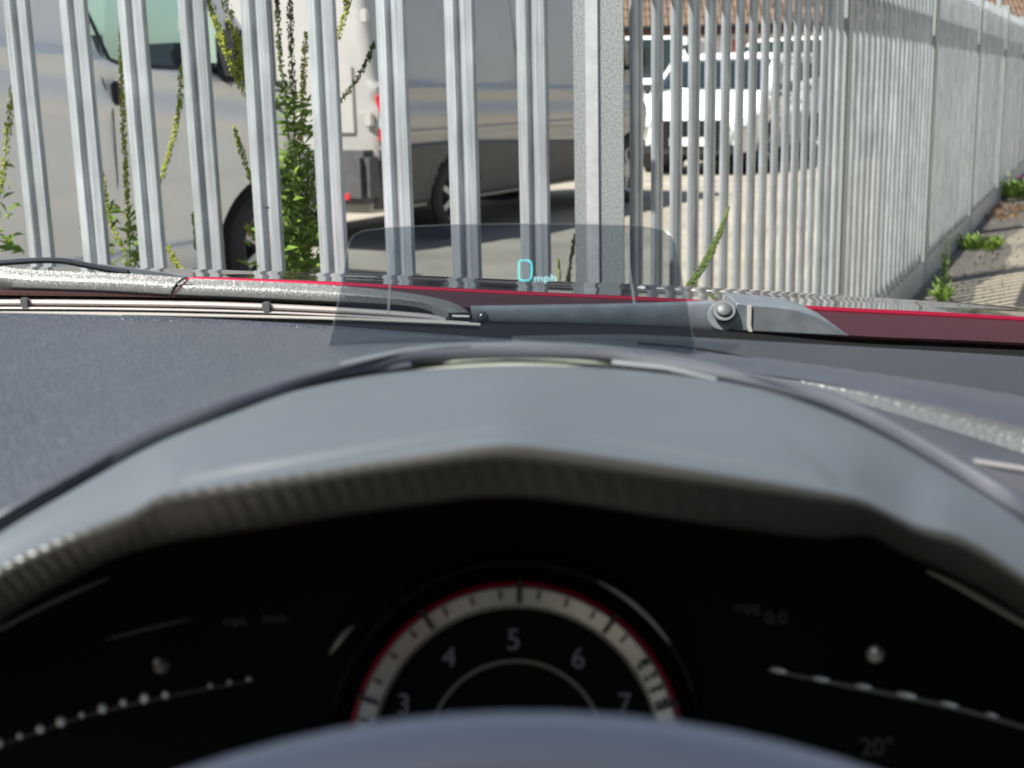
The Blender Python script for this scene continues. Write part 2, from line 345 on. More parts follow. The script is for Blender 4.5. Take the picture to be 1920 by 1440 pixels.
class Van:
    def __init__(s, name, label, cat, loc, heading, paint, wb=3.1, rear=.95, nose=.85, W=.97, H=2.05, zc=lambda x: 1.3, ledge=.045, r=.34, arch=.41, bon=1.08, wsb=.35, wst=-.35, group=None, shell=True):
        s.__dict__.update(locals()); s.L0 = -rear; s.L1 = wb + nose
        s.root = empty(name, (loc[0], loc[1], 0), math.atan2(heading[1], heading[0]), label, cat, group)
        s.body()
    def ztop(s, x):
        wb = s.wb; pts = [(s.L0, s.H - .06), (s.L0 + .12, s.H), (wb + s.wst, s.H - .03), (wb + s.wst + .15, s.H - .13), (wb + s.wsb, s.bon + .06), (wb + s.wsb + .12, s.bon), (s.L1 - .2, s.bon - .17), (s.L1 - .06, s.bon - .28), (s.L1, s.bon - .42)]
        for (a, za), (b, zb) in zip(pts, pts[1:]):
            if x <= b: return za + (zb - za) * max(0, (x - a)) / (b - a)
        return pts[-1][1]
    def zbot(s, x): return .3
    def hw(s, x, z):
        zt = s.ztop(x); w_ = s.W; zc = s.zc(x)
        t = min(1, max(0, (z - (zc - .025)) / .05)); w_ -= s.ledge * t * t * (3 - 2 * t)
        if z > zc: w_ -= (z - zc) * .11 + max(0, z - zc - .4) ** 2 * .05
        if z < .75: w_ -= (.75 - z) * .06
        # soft swage
        w_ += .020 * math.exp(-((z - zc + .24) / .06) ** 2) - .016 * math.exp(-((z - zc + .12) / .04) ** 2) - .03 * max(0, (1.0 - z) / .5) ** 2
        dn = s.L1 - x
        if dn < .75: w_ -= .34 * (1 - dn / .75) ** 2.2
        dr = x - s.L0
        if dr < .10: w_ -= .07 * (1 - math.sqrt(max(0, 1 - (1 - dr / .10) ** 2)))
        d = zt - z; rr = .11
        if d < rr: w_ -= rr - math.sqrt(max(0, rr * rr - (rr - max(d, 0)) ** 2))
        return w_
    def body(s):
        xs = []; x = s.L0
        while x < s.L1: xs.append(x); x += .02 if (x < s.L0 + .12 or x > s.wb - .1) else .08
        xs.append(s.L1); K = 84; V = []; n = 0
        fr_ = [0] + [.02 + .78 * i / (K * .6) for i in range(int(K * .6))] + [.8 + .2 * (1 - (1 - i / (K * .4)) ** 1.6) for i in range(int(K * .4) + 1)]
        for x in xs:
            zt, zb = s.ztop(x), s.zbot(x); half = []
            for q in fr_:
                z = zb + (zt - zb) * min(q, 1); half.append((s.hw(x, z), z))
            half = [(0, zb)] + half + [(half[-1][0] * .5, zt + .012), (0, zt + .018)]
            ring = half + [(-a, b_) for a, b_ in half[-2:0:-1]]
            n = len(ring); V += [(x, a, b_) for a, b_ in ring]
        Fc = [(i * n + j, i * n + (j + 1) % n, (i + 1) * n + (j + 1) % n, (i + 1) * n + j) for i in range(len(xs) - 1) for j in range(n)]
        Fc += [tuple(range(n)), tuple((len(xs) - 1) * n + j for j in range(n))]
        o = meshobj('body', V, Fc, s.paint, s.root, True, 30); s.bodyo = o
        cut = MB()
        for x in (0, s.wb): cut.lathe([(0, -1.5), (s.arch, -1.5), (s.arch, 1.5), (0, 1.5)], Matrix.Translation((x, 0, s.r + .02)) @ Matrix.Rotation(math.pi / 2, 4, 'X'), 40)
        s.boolean(o, cut)
        # dark wheel wells
        b = MB()
        for x in (0, s.wb):
            for sd in (-1, 1):
                b.lathe([(s.arch + .003, -.0), (s.arch + .003, .42)], Matrix.Translation((x, sd * (s.W - .05 if sd > 0 else s.W - .47), s.r + .02)) @ Matrix.Rotation(math.pi / 2, 4, 'X'), 40)
        b.box(((s.wb) / 2, 0, .5), (s.wb + 1.2, 2 * (s.W - .47), .42))
        b.build('underbody', M_black, s.root)
        for x in (0, s.wb):
            for sd in (-1, 1): wheel(s.root, x, sd * (s.W - .13), s.r, .22, sd)
    def boolean(s, o, cut, keep=False):
        me = bpy.data.meshes.new('c'); me.from_pydata([tuple(v) for v in cut.v], [], [list(f_) for f_ in cut.f])
        bm = bmesh.new(); bm.from_mesh(me); bmesh.ops.remove_doubles(bm, verts=bm.verts, dist=1e-5); bmesh.ops.recalc_face_normals(bm, faces=bm.faces); bm.to_mesh(me); bm.free()
        c = bpy.data.objects.new('c', me); COL.objects.link(c); c.parent = s.root
        md = o.modifiers.new('b', 'BOOLEAN'); md.operation = 'DIFFERENCE'; md.object = c; md.solver = 'EXACT'
        bpy.context.view_layer.update(); dg = bpy.context.evaluated_depsgraph_get()
        nm = bpy.data.meshes.new_from_object(o.evaluated_get(dg)); o.modifiers.clear(); o.data = nm
        bpy.data.objects.remove(c)
    def side_patch(s, name, M, x0, x1, z0, z1, off_=.006, sides=(-1,), step=.03, arch=False, parent=None):
        """x0,x1 functions of z or constants; z0,z1 functions of x or constants"""
        fn = lambda q: q if callable(q) else (lambda _: q)
        x0, x1, z0, z1 = map(fn, (x0, x1, z0, z1)); out = []
        for sd in sides:
            nz = 14; V = []; Fc = []
            xm0, xm1 = x0(.0 + (z0(0) + z1(0)) / 2), x1((z0(0) + z1(0)) / 2); nx = max(3, int((xm1 - xm0) / step))
            for i in range(nx + 1):
                for j in range(nz + 1):
                    u = i / nx; xx = xm0 + (xm1 - xm0) * u; za, zb = z0(xx), z1(xx); z = za + (zb - za) * j / nz
                    x = x0(z) + (x1(z) - x0(z)) * u; V.append((x, sd * (s.hw(x, z) + off_), z))
            for i in range(nx):
                for j in range(nz):
                    q = (i * (nz + 1) + j, (i + 1) * (nz + 1) + j, (i + 1) * (nz + 1) + j + 1, i * (nz + 1) + j + 1)
                    if arch:
                        c = sum((Vector(V[k]) for k in q), Vector()) / 4
                        if any(math.hypot(c.x - ax, c.z - s.r - .02) < s.arch for ax in (0, s.wb)): continue
                    Fc.append(q)
            o = meshobj(name, V, Fc, M, parent or s.root, True)
            md = o.modifiers.new('s', 'SOLIDIFY'); md.thickness = max(.004, abs(off_) * 1.6); md.offset = 0
            out.append(o)
        return out[0]
    def top_patch(s, name, M, xa, xb, frac=.82, off_=.008, lo=0):
        V = []; Fc = []; nx, ny = 10, 12
        for i in range(nx + 1):
            x = xa + (xb - xa) * i / nx; zt = s.ztop(x); h_ = s.hw(x, zt - .06)
            for j in range(ny + 1):
                y = (-1 + 2 * j / ny) * h_ * frac; V.append((x, y, zt + .02 + off_ - .02 * abs(y / h_) ** 2))
        for i in range(nx):
            for j in range(ny): Fc.append((i * (ny + 1) + j, (i + 1) * (ny + 1) + j, (i + 1) * (ny + 1) + j + 1, i * (ny + 1) + j + 1))
        o = meshobj(name, V, Fc, M, s.root, True); md = o.modifiers.new('s', 'SOLIDIFY'); md.thickness = .006; return o
    def mirror(s, x, z, sd, M=M_black, sz=(.13, .2, .26)):
        b = MB().box((x, sd * (s.hw(x, z) + .04 + sz[1] / 2), z + .08), sz, bev=.035).box((x, sd * (s.hw(x, z) + .03), z - .02), (.05, .12, .05), bev=.01)
        return b.build('mirror', M, s.root)

# grey-looking panel van standing in the yard behind the front fence
hd = Vector((.50, .866)).normalized()
rw = P(862, 300, 10.9); sidev = Vector((hd.y, -hd.x)); loc = Vector((rw.x, rw.y)) - sidev * .97
van2 = Van('panel_van', 'silver grey panel van with dark lower cladding, its sunlit white rear doors facing left', 'van', loc, hd, M_vans, wb=3.4, rear=1.12, nose=.9, H=2.35, zc=lambda x: 1.24 - .02 * x, ledge=.04, r=.34, arch=.375, bon=1.2)
van2.side_patch('side_cladding', M_clad, van2.L0 + .02, van2.L1 - .12, .33, lambda x: .80 - .045 * max(0, x), .012, (-1, 1), arch=True)
van2.side_patch('tail_lamp', M_red, van2.L0 + .02, van2.L0 + .10, 1.02, 1.18, .01, (-1, 1)); van2.side_patch('tail_lamp', M_red, van2.L0 + .02, van2.L0 + .10, .84, .93, .01, (-1, 1))
van2.side_patch('lamp_lens', M_clear, van2.L0 + .02, van2.L0 + .10, .94, 1.01, .01, (-1, 1))
van2.side_patch('side_window', M_dglass, van2.wb - .95, van2.wb - .02, 1.32, 1.95, .006, (-1, 1))
van2.mirror(van2.wb - .0, 1.4, -1)
b = MB().box((van2.L0 - .06, 0, .58), (.22, 1.9, .4), bev=.05)
bp_ = b.build('rear_bumper', M_clad, van2.root)
for sd in (-1, 1): MB().box((van2.L0 - .172, sd * .72, .44), (.012, .15, .05), bev=.004).build('reflector', M_red, bp_)
b = MB().box((van2.L0 - .012, 0, 1.5), (.012, .02, 1.3)); b.build('door_gap', M_black, van2.root)
for sd in (-1, 1):
    b = MB().box((van2.L0 - .012, sd * .45, 1.15), (.02, .62, .5), bev=.008); b.build('door_panel', M_vans, van2.root)
    for z in (1.0, 1.75):
        MB().box((van2.L0 - .02, sd * .9, z), (.04, .07, .1), bev=.01).build('hinge', M_vans, van2.root)
MB().box((van2.L0 - .03, -.06, 1.28), (.04, .17, .05), bev=.01).build('door_handle', M_black, van2.root)

xs_ = van2.wb - 1.05
for x_ in (xs_, xs_ - 1.25): MB().tube([(x_, -van2.hw(x_, z) - .001, z) for z in (.42, .7, .95, 1.2, 1.6, 2.1)], .005, 5).build('door_seam', M_black, van2.root)
MB().box((xs_ - .14, -van2.hw(xs_, 1.12) - .015, 1.12), (.16, .03, .05), bev=.01).build('door_handle', M_black, van2.root)
van2.side_patch('rub_strip', M_vans, van2.L0 + .15, van2.wb + .2, .86, .90, .014, (-1, 1), arch=True)
MB().box((van2.L0 - .175, 0, .62), (.012, .52, .11), bev=.003).build('number_plate', mat('plate_yellow', (.55, .42, .04), .5), bp_)
# white van at the left
hd1 = Vector((.52, .855)).normalized(); sv = Vector((hd1.y, -hd1.x)); fw = P(512, 420, 7.7)
loc1 = Vector((fw.x, fw.y)) - sv * .95 - hd1 * 3.0
van1 = Van('panel_van', 'white van at far left behind the pales, black mirror by its side window', 'van', loc1, hd1, M_vanw, wb=3.0, rear=.9, nose=.62, W=.95, H=2.0, zc=lambda x: 1.50 - .118 * (x - 1.1), ledge=.085, r=.33, arch=.40, bon=1.12, wsb=.42, wst=-.35)
xb = 3.0
cut = MB()
q = [(xb - 1.12, 1.36), (xb - 1.05, 1.33), (xb - .12, 1.31), (xb - .32, 1.8), (xb - 1.25, 1.82)]
q = [(x, z + .04) for x, z in q]
cut.prism([(x, -1.3, z) for x, z in q], (0, 2.6, 0)); van1.boolean(van1.bodyo, cut)
cut = MB().prism([(x, -.80, z) for x, z in ((xb - 1.2, 1.34), (xb + .95, 1.34), (xb + .95, 1.845), (xb - 1.2, 1.845))], (0, 1.6, 0)); van1.boolean(van1.bodyo, cut)
van1.top_patch('windscreen', M_gglass, xb - .28, xb + .34, .86)
for sd in (-1, 1):
    V = [(x, sd * (van1.hw(x, z) - .012), z) for x, z in q]
    MB().prism(V, (0, sd * .004, 0)).build('door_window', M_gglass, van1.root, False)
# window surround, seat seen through it, handles and door seam
for sd in (-1, 1):
    pts = [Vector((x, sd * (van1.hw(x, z) + .002), z)) for x, z in q]; pts.append(pts[0])
    MB().tube(pts, .012, 6).build('window_seal', M_black, van1.root)
MB().box((xb - .22, -.35, 1.34), (.16, .46, .34), bev=.05).box((xb + .2, 0, 1.30), (.3, 1.4, .2), bev=.05).build('seat', mat('seat_fabric', (.09, .10, .11), .9), van1.root)
MB().box((xb - 1.0, 0, 1.38), (.03, 1.5, .3)).build('bulkhead', mat('bulkhead_grey', (.3, .32, .32), .8), van1.root)
xh = xb - 1.13
MB().box((xh, -van1.hw(xh, 1.24) - .02, 1.235), (.05, .04, .12), bev=.012).build('door_handle', M_black, van1.root)
MB().box((xb - .97, -van1.hw(xb - .97, 1.24) - .012, 1.225), (.035, .03, .05), bev=.008).build('door_lock', M_black, van1.root)
MB().tube([(xh - .03 + dx_, -van1.hw(xh, z) - .001, z) for dx_, z in ((-.06, 1.40), (-.02, 1.30), (0, 1.15), (.01, .8), (-.02, .4))], .004, 5).build('door_seam', M_black, van1.root)
van1.mirror(xb - .28, 1.34, -1, sz=(.16, .2, .28))
van1.side_patch('door_pillar', M_black, xb - .16, xb + .12, 1.3, lambda x: 1.62 - (x - xb + .16) * .9, .006, (-1, 1))
van1.side_patch('sill', M_vanw, xb - 2.5, xb - .42, .28, .42, .03, (-1, 1))

# white car facing this way further back
hd3 = Vector((-.42, -.907)).normalized(); c3 = P(1296, 250, 17.6)
loc3 = Vector((c3.x, c3.y)) - hd3 * 3.4
car3 = Van('parked_car', 'white car facing this way across the yard, black grille under a bright bonnet', 'car', loc3, hd3, M_vanw, wb=2.6, rear=.85, nose=.85, W=.9, H=1.62, zc=lambda x: 1.0, ledge=.03, r=.33, arch=.38, bon=1.0, wsb=.15, wst=-.85)
car3.top_patch('windscreen', M_dglass, car3.wb - .72, car3.wb + .1, .86)
car3.side_patch('side_window', M_dglass, -.2, car3.wb - .75, 1.06, 1.45, .006, (-1, 1))
car3.mirror(car3.wb - .35, 1.05, -1, sz=(.1, .2, .15)); car3.mirror(car3.wb - .35, 1.05, 1, sz=(.1, .2, .15))
gx = car3.L1
for sd in (-1, 1): MB().lathe([(0, .01), (.05, .008), (.06, -.01)], Matrix.Translation((gx - .02, sd * .62, .42)) @ Matrix.Rotation(math.pi / 2, 4, 'Y'), 16).build('fog_lamp', M_clear, car3.root)
MB().box((gx + .065, 0, .45), (.012, .52, .11), bev=.003).build('number_plate', M_plate, car3.root)
b = MB()
for k in range(7): b.box((gx + .02, 0, .70 - k * .055), (.07, 1.02 - .02 * k, .022), bev=.006)
b.box((gx, 0, .55), (.04, 1.0, .36), bev=.01).build('grille', M_black, car3.root)
MB().box((gx - .02, 0, .33), (.12, 1.35, .14), bev=.03).build('bumper', M_black, car3.root)
for sd in (-1, 1): MB().box((gx - .1, sd * .66, .68), (.14, .26, .13), bev=.035).build('headlight', M_clear, car3.root)
# tall white van behind
hd4 = Vector((-.3, -.95)).normalized(); c4 = P(1165, 120, 21.0)
van4 = Van('panel_van', 'tall white van standing far back, just visible above and beside the silver van', 'van', Vector((c4.x, c4.y)) - hd4 * 3.6, hd4, M_vanw, wb=2.9, rear=.9, nose=.8, H=1.98, zc=lambda x: 1.25, ledge=.03, bon=1.15)
van4.top_patch('windscreen', M_dglass, van4.wb - .25, van4.wb + .3, .86); van4.mirror(van4.wb, 1.3, 1); van4.mirror(van4.wb, 1.3, -1)
van4.side_patch('side_window', M_dglass, van4.wb - .9, van4.wb - .1, 1.32, 1.8, .006, (-1, 1))
MB().box((van4.L1, 0, .62), (.06, 1.2, .3), bev=.02).build('grille', M_black, van4.root)
# another white van on the right
c5 = P(1470, 200, 20.5); hd5 = Vector((-.42, -.907)).normalized()
van5 = Van('panel_van', 'white van parked beyond the white car, seen only in slivers between the side pales', 'van', Vector((c5.x, c5.y)) - hd5 * 3.6, hd5, M_vanw, wb=2.9, rear=.9, nose=.8, H=1.9, zc=lambda x: 1.2, ledge=.03, bon=1.12)
van5.top_patch('windscreen', M_dglass, van5.wb - .25, van5.wb + .3, .86); van5.mirror(van5.wb, 1.3, 1); van5.mirror(van5.wb, 1.3, -1)
van5.side_patch('side_window', M_dglass, van5.wb - .9, van5.wb - .1, 1.3, 1.75, .006, (-1, 1))
MB().box((van5.L1, 0, .55), (.06, 1.3, .34), bev=.02).build('grille', M_black, van5.root)

# ------------------------------------------------------------------ buildings
def tiled(name): return mat(name, (.16, .105, .07), .85, var=.35, vscale=9, bump=.05, bscale=3.2, bkind='waveX', vdet=12)
M_tile = tiled('brown_roof_tiles'); M_tile2 = mat('grey_roof_tiles', (.17, .155, .14), .85, var=.3, vscale=9, bump=.05, bscale=3, bkind='waveX')
M_render = mat('white_render', (.7, .69, .66), .8, var=.08, vscale=3)
bl = empty('workshop_building', (8, 30, 0), D2R(-4), 'low workshop with brown tiled roof and red and white panelled fascia behind the parked cars', 'building')
ex = 2.42
MB().box((3, 2, 1.2), (34, 4, 2.4)).build('wall', M_render, bl, False)
b = MB()
for k in range(24): # rows of roof tiles as stepped courses
    y0 = -.5 + k * .3; z0 = ex + .02 + k * .2
    b.prism([(-15, y0, z0), (21, y0, z0), (21, y0 + .34, z0 + .2), (-15, y0 + .34, z0 + .2)], (0, 0, -.035))
b.build('roof', M_tile, bl, False)
MB().box((3, -.42, ex - .1), (36, .05, .2)).build('fascia_board', mat('dark_brown_fascia', (.10, .04, .025), .7), bl, False)
MB().box((3, -.56, ex - .02), (36, .1, .08), bev=.02).build('gutter', M_black, bl)
sg = MB().box((3, -.07, 1.98), (30, .06, .5)).build('sign_band', M_render, bl, False)
b = MB()
x = -11
while x < 17:
    wd_ = random.choice([.22, .3, .42]); b.box((x, -.115, 1.96), (wd_, .02, .3)); x += wd_ + random.choice([.12, .16, .3])
b.build('red_panel', mat('faded_red_panel', (.5, .13, .12), .6, var=.15, vscale=4), sg, False)
for x in (-6, -1, 4.5): 
    wn = MB().box((x, -.03, 1.0), (2.2, .05, .9)).build('window', M_dglass, bl, False)

h2 = empty('house', (17.5, 40, 0), D2R(-10), 'house with weathered grey tiled roof at the far end of the side fence', 'building')
MB().box((0, 2.5, 1.1), (10, 5, 2.2)).build('wall', M_render, h2, False)
b = MB()
for k in range(18):
    y0 = -.4 + k * .22; z0 = 2.25 + k * .16; b.prism([(-5.3, y0, z0), (5.3, y0, z0), (5.3, y0 + .26, z0 + .16), (-5.3, y0 + .26, z0 + .16)], (0, 0, -.03))
b.build('roof', M_tile2, h2, False)
pl = P(1873, 30, 26)
tag(MB().lathe([(.0, 0), (.07, 0), (.06, 2.5), (.05, 5.5), (0, 5.5)], Matrix.Translation((pl.x, pl.y, 0)), 12).box((pl.x, pl.y, .05), (.25, .25, .1)).build('lamp_post', M_galv2), 'slim grey pole rising behind the far end of the side fence', 'pole')

# ------------------------------------------------------------------ plants
M_spike = mat('weld_flower_green', (.20, .26, .015), .7, col2=(.45, .48, .05), vscale=120)
M_spiked = mat('weld_spike_dark', (.05, .085, .015), .75, col2=(.10, .14, .03), vscale=120)
M_leaf = mat('weed_leaf', (.09, .18, .02), .55, col2=(.24, .37, .05), vscale=40)
M_stem = mat('weed_stem', (.13, .19, .04), .6)
M_dry = mat('dry_weed', (.30, .12, .04), .8, col2=(.35, .25, .12), vscale=30)
for mm in (M_leaf, M_spike):
    mm.node_tree.nodes['Principled BSDF'].inputs['Subsurface Weight'].default_value = 0
def behind(px, py, d=.10):
    dd = ray(px, py); s_ = fence_s(px, py); q = A0 + U1 * s_ - N1 * d; return CAM + dd * (q.y / dd.y)
def spike(root, pts, r=.0065, M=None, dens=1.0, d=.1):
    W = [behind(a, b_, d) for a, b_ in pts]; c = catmull(W, 40); L = sum((c[i + 1] - c[i]).length for i in range(39))
    b = MB().tube(c, [.0018 * (1 - .6 * abs(1)) + .0008] * 40, 5)
    n = int(L * 1150 * dens)
    for i in range(n):
        t = random.random() * 39; k = int(t); p = c[k].lerp(c[min(k + 1, 39)], t - k)
        a = random.random() * 6.283; tp = min(1, .45 + (i / n) * .0 + min(t, 39 - t + 3) / 6)
        u = (c[min(k + 1, 39)] - c[k]).normalized(); x = u.cross(Vector((0, 1, .1))).normalized(); y = u.cross(x)
        rr = r * tp * random.uniform(.5, 1.1); q = p + (x * math.cos(a) + y * math.sin(a)) * rr
        b.ball(q, random.uniform(.0013, .0027), 0, (1, 1, random.uniform(1, 1.8)))
    return b.build('flower_spike', M or M_spike, root, False)
def leaf(b, p, dr, L, wd):
    dr = dr.normalized(); sd = dr.cross(Vector((random.uniform(-1, 1), -1, random.uniform(-.5, .5)))).normalized() * wd / 2; dn = Vector((0, 0, -L * .18))
    p1 = p + dr * L * .4 + Vector((0, 0, .004)); p2 = p + dr * L + dn
    b.add([p, p1 + sd, p2, p1 - sd], [(0, 1, 2), (0, 2, 3)])
def foliage(root, pts, n, L=.05, spread=.03, wd=.007, M=None, d=.1):
    c = catmull([behind(a, b_, d) for a, b_ in pts], 20); b = MB()
    for i in range(n):
        t = random.random() * 18.9; k = int(t); p = c[k].lerp(c[k + 1], t - k); a = random.random() * 6.283
        dr = Vector((math.cos(a), math.sin(a) * .8, random.uniform(.1, 1.2)))
        p = p + Vector((random.gauss(0, spread), random.gauss(0, spread), random.gauss(0, spread * .5)))
        leaf(b, p, dr, L * random.uniform(.5, 1.3), wd * random.uniform(.6, 1.3))
    return b.build('leaf', M or M_leaf, root, False)
def stems(root, paths, r=.0022, d=.1):
    b = MB()
    for p in paths: b.tube(catmull([behind(a, c, d) for a, c in p], 14), r, 5)
    return b.build('stem', M_stem, root)
def plant_root(px, label, cat='plant', d=.1, group=None):
    q = behind(px, 520, d); return q, label
def weld(px, label, parts, d=.1):
    q = behind(px, 520, d); q.z = 0
    r = empty('weld_plant', q, 0, label, 'weed'); inv = Matrix.Translation(-q)
    obs = parts(r)
    bpy.context.view_layer.update()
    for o in obs:
        o.data.transform(inv)
    # root stem to the ground
    MB().tube([(0, 0, 0), (random.uniform(-.02, .02), 0, .3), tuple(behind(px, 520, d) - q)], [.005, .004, .003], 6).build('root_stem', M_stem, r)
    return r
weld(5, 'yellow green weld spike at the left edge with a few low leaves', lambda r: [spike(r, [(27, 145), (20, 200), (10, 290), (0, 360)], .008), stems(r, [[(0, 360), (-12, 430), (5, 520)]]), foliage(r, [(15, 300), (0, 400), (10, 480)], 26, .05, .02, .004), foliage(r, [(10, 478), (40, 470)], 10, .07, .01, .009)])
weld(242, 'weed with one tall thin flower spike in front of the white van door', lambda r: [
    spike(r, [(227, 35), (229, 178), (234, 284), (240, 400), (243, 460)], .0062), spike(r, [(192, 322), (200, 380), (214, 430), (236, 478)], .006),
    spike(r, [(341, 120), (336, 200), (322, 270), (303, 332)], .006, dens=.9), spike(r, [(315, 460), (328, 490), (347, 513)], .0065),
    stems(r, [[(243, 450), (243, 520)], [(236, 478), (244, 520)], [(303, 332), (288, 400), (262, 470), (245, 520)], [(315, 460), (300, 500), (250, 525)], [(236, 478), (215, 490), (205, 500)]]),
    foliage(r, [(243, 400), (240, 520)], 80, .045, .025, .006)])
weld(560, 'bushiest tall weed, with many flower spikes, in front of the dark wheel', lambda r: [
    spike(r, [(390, -10), (413, 67), (440, 133), (461, 180)], .0095), spike(r, [(420, -10), (438, 53), (451, 111), (459, 150)], .010),
    spike(r, [(438, 234), (455, 290), (472, 340)], .0065), spike(r, [(519, -10), (522, 60), (527, 120), (533, 155)], .006, M_spiked), spike(r, [(543, -10), (545, 60), (547, 110), (549, 175)], .0075, M_spiked),
    spike(r, [(574, 60), (570, 140), (567, 220), (562, 285)], .007), spike(r, [(702, 78), (690, 110), (668, 150), (638, 190)], .006, M_spiked, .8), spike(r, [(655, -10), (645, 30), (632, 70)], .0075),
    spike(r, [(362, 398), (366, 440), (367, 465)], .004), spike(r, [(463, 420), (470, 438), (482, 450)], .007),
    stems(r, [[(533, 155), (540, 250), (552, 330), (560, 520)], [(549, 175), (553, 260), (560, 400), (562, 520)], [(562, 285), (560, 400), (560, 520)], [(461, 180), (500, 300), (540, 420), (558, 520)], [(472, 340), (510, 430), (555, 520)], [(638, 190), (600, 290), (575, 400), (562, 520)], [(632, 70), (610, 200), (580, 380), (562, 520)], [(366, 465), (400, 500), (540, 530)], [(482, 450), (520, 500), (555, 525)], [(536, 300), (545, 420), (548, 520)], [(580, 280), (574, 400), (568, 520)]], .0024),
    foliage(r, [(548, 180), (555, 300)], 130, .05, .02, .0032), foliage(r, [(556, 300), (560, 400), (560, 520)], 460, .048, .026, .0042), foliage(r, [(545, 430), (560, 525)], 190, .048, .036, .0045)])
weld(1068, 'slender weed spike just left of the corner post seen through display glass', lambda r: [spike(r, [(1077, 438), (1072, 480), (1064, 530)], .004), stems(r, [[(1064, 530), (1062, 545), (1060, 560)]]), spike(r, [(1046, 485), (1049, 510), (1050, 530)], .0022)], .08)
def right_spike():
    W = [P(1366, 388, 2.72), P(1348, 440, 2.70), P(1322, 492, 2.68), P(1286, 545, 2.66)]
    q = Vector((W[-1].x - .06, W[-1].y, 0)); r = empty('weld_plant', q, 0, 'leaning dark green weld spike standing in front of the side fence pales', 'weed')
    c = catmull(W, 40); b = MB().tube(c, .0018, 5)
    for i in range(800):
        t = random.random() * 38.9; k = int(t); p = c[k].lerp(c[k + 1], t - k); a = random.random() * 6.283; rr = .0085 * min(1, .12 + t / 22)
        b.ball(p + Vector((math.cos(a), .6 * math.sin(a), math.sin(a) * .4)) * rr * random.uniform(.4, 1), random.uniform(.0016, .0028), 0)
    o = b.build('flower_spike', M_spiked, r, False); o.data.transform(Matrix.Translation(-q))
    MB().tube([(0, 0, 0), (.0, 0, .4), tuple(W[-1] - q)], .004, 6).build('stem', M_stem, r)
right_spike()
# pavement weeds
def tuft(name, label, pos, n, L, spread, wd, M, up=1.0, cat='weed', stalk=0):
    r = empty(name, pos, 0, label, cat); b = MB()
    for i in range(n):
        a = random.random() * 6.283; d_ = random.random() ** .7 * spread
        p = Vector((math.cos(a) * d_, math.sin(a) * d_, 0 if random.random() < .6 else random.uniform(0, L * .5)))
        leaf(b, p, Vector((math.cos(a) * .7, math.sin(a) * .7, random.uniform(.3, 1.5) * up)), L * random.uniform(.4, 1.2), wd)
    b.build('leaf', M, r, False)
    if stalk:
        b = MB()
        for k in range(4): b.tube([(0, 0, 0), (random.gauss(0, .01), random.gauss(0, .01), stalk * .6), (random.gauss(0, .015), random.gauss(0, .02), stalk * random.uniform(.7, 1))], .0018, 5)
        for k in range(70):
            z = random.uniform(.1, stalk * .6); leaf(b, Vector((random.gauss(0, .008), random.gauss(0, .008), z)), Vector((random.uniform(-1, 1), random.uniform(-1, 1), 1)), .05, .006)
        b.build('stem', M_stem, r)
    return r
def gp(px, py): q = ground_pt(px, py); q.z = .004; return q
tuft('pavement_weed', 'low bright green leafy weed in the crack at the path edge', gp(1838, 468), 260, .11, .11, .015, M_leaf, .9)
tuft('pavement_weed', 'tall thin grassy weed growing at the verge next to the bonnet edge', gp(1769, 566), 60, .12, .03, .01, M_leaf, 1.6, stalk=.42)
tuft('pavement_weed', 'small green sprig at the foot of the tall grassy weed', gp(1773, 600), 40, .08, .04, .01, M_leaf)
for i, (px, py, lb) in enumerate([(1857, 408, 'reddish brown dried weed beside the fence foot behind the green weed'), (1880, 395, 'small tan dried weed on the sunny path edge near the far pales')]):
    tuft('dry_weed', lb, gp(px, py), 120, .08, .22, .012, M_dry, .5)
fl = tuft('flowering_plant', 'leafy plant with pink flowers at the far end of the fence, right edge', gp(1918, 372), 380, .22, .28, .025, M_leaf, 1.2, 'plant')
b = MB()
for k in range(3): b.ball((random.uniform(-.2, .1), random.uniform(-.2, .1), random.uniform(.2, .3)), .02, 1)
b.build('flower', mat('pink_petals', (.6, .12, .3), .6), fl)

# moss and litter on the verge
b = MB()
for i in range(2600):
    s_ = random.uniform(2.8, 15); d_ = random.uniform(.02, .5); q = A0 + U3 * s_ + N3 * d_; q.z = .006
    if random.random() < .85: b.ball(q, random.uniform(.002, .006), 0, (1.3, 1, .5))
    else: leaf(b, q, Vector((random.uniform(-1, 1), random.uniform(-1, 1), .5)), .03, .007)
tag(b.build('loose_gravel', mat('gravel_bits', (.2, .18, .14), .9, var=.4, vscale=8), None, False), 'loose grit and leaf litter along the foot of the side fence', 'gravel', None, 'stuff')
# ------------------------------------------------------------------ the car we sit in
M_paint = mat('red_car_paint', (.10, .002, .006), .30, .8, coat=1, flake=0)
M_paint2 = mat('dulled_red_paint', (.15, .003, .010), .45, 1.0, coat=0)  # same bonnet paint, dulled so the darker reflection is built into the material
M_crease_glint = mat('red_glint_paint', (.55, .012, .05), .38, .75, coat=.5)  # brighter copy of the bonnet paint: sun glint along the crease put into colour
M_dash = mat('dash_leather', (.028, .033, .045), .36, spec=.7, bump=.0012, bscale=380, bkind='grain', stretch=(1.15, .55, .8), bcol=(.072, .078, .092), blo=.0, bhi=.16)
M_dashs = mat('dash_soft_trim', (.045, .049, .062), .42, spec=.8, var=.1, vscale=40, bump=.0001, bscale=900)
M_hood = mat('satin_hood_plastic', (.075, .088, .102), .52, spec=1.0, var=.06, vscale=8)
M_lip = mat('ribbed_lip_trim', (.036, .036, .034), .36, bump=.00016, bscale=110, bkind='weave')
M_weave = mat('woven_speaker_trim', (.045, .048, .055), .35, spec=.8, bump=.001, bscale=80, bkind='weave', bcol=(.012, .013, .015), blo=.2, bhi=.8)
M_dark = mat('matt_black_cowl', (.006, .006, .007), .75, spec=.2)
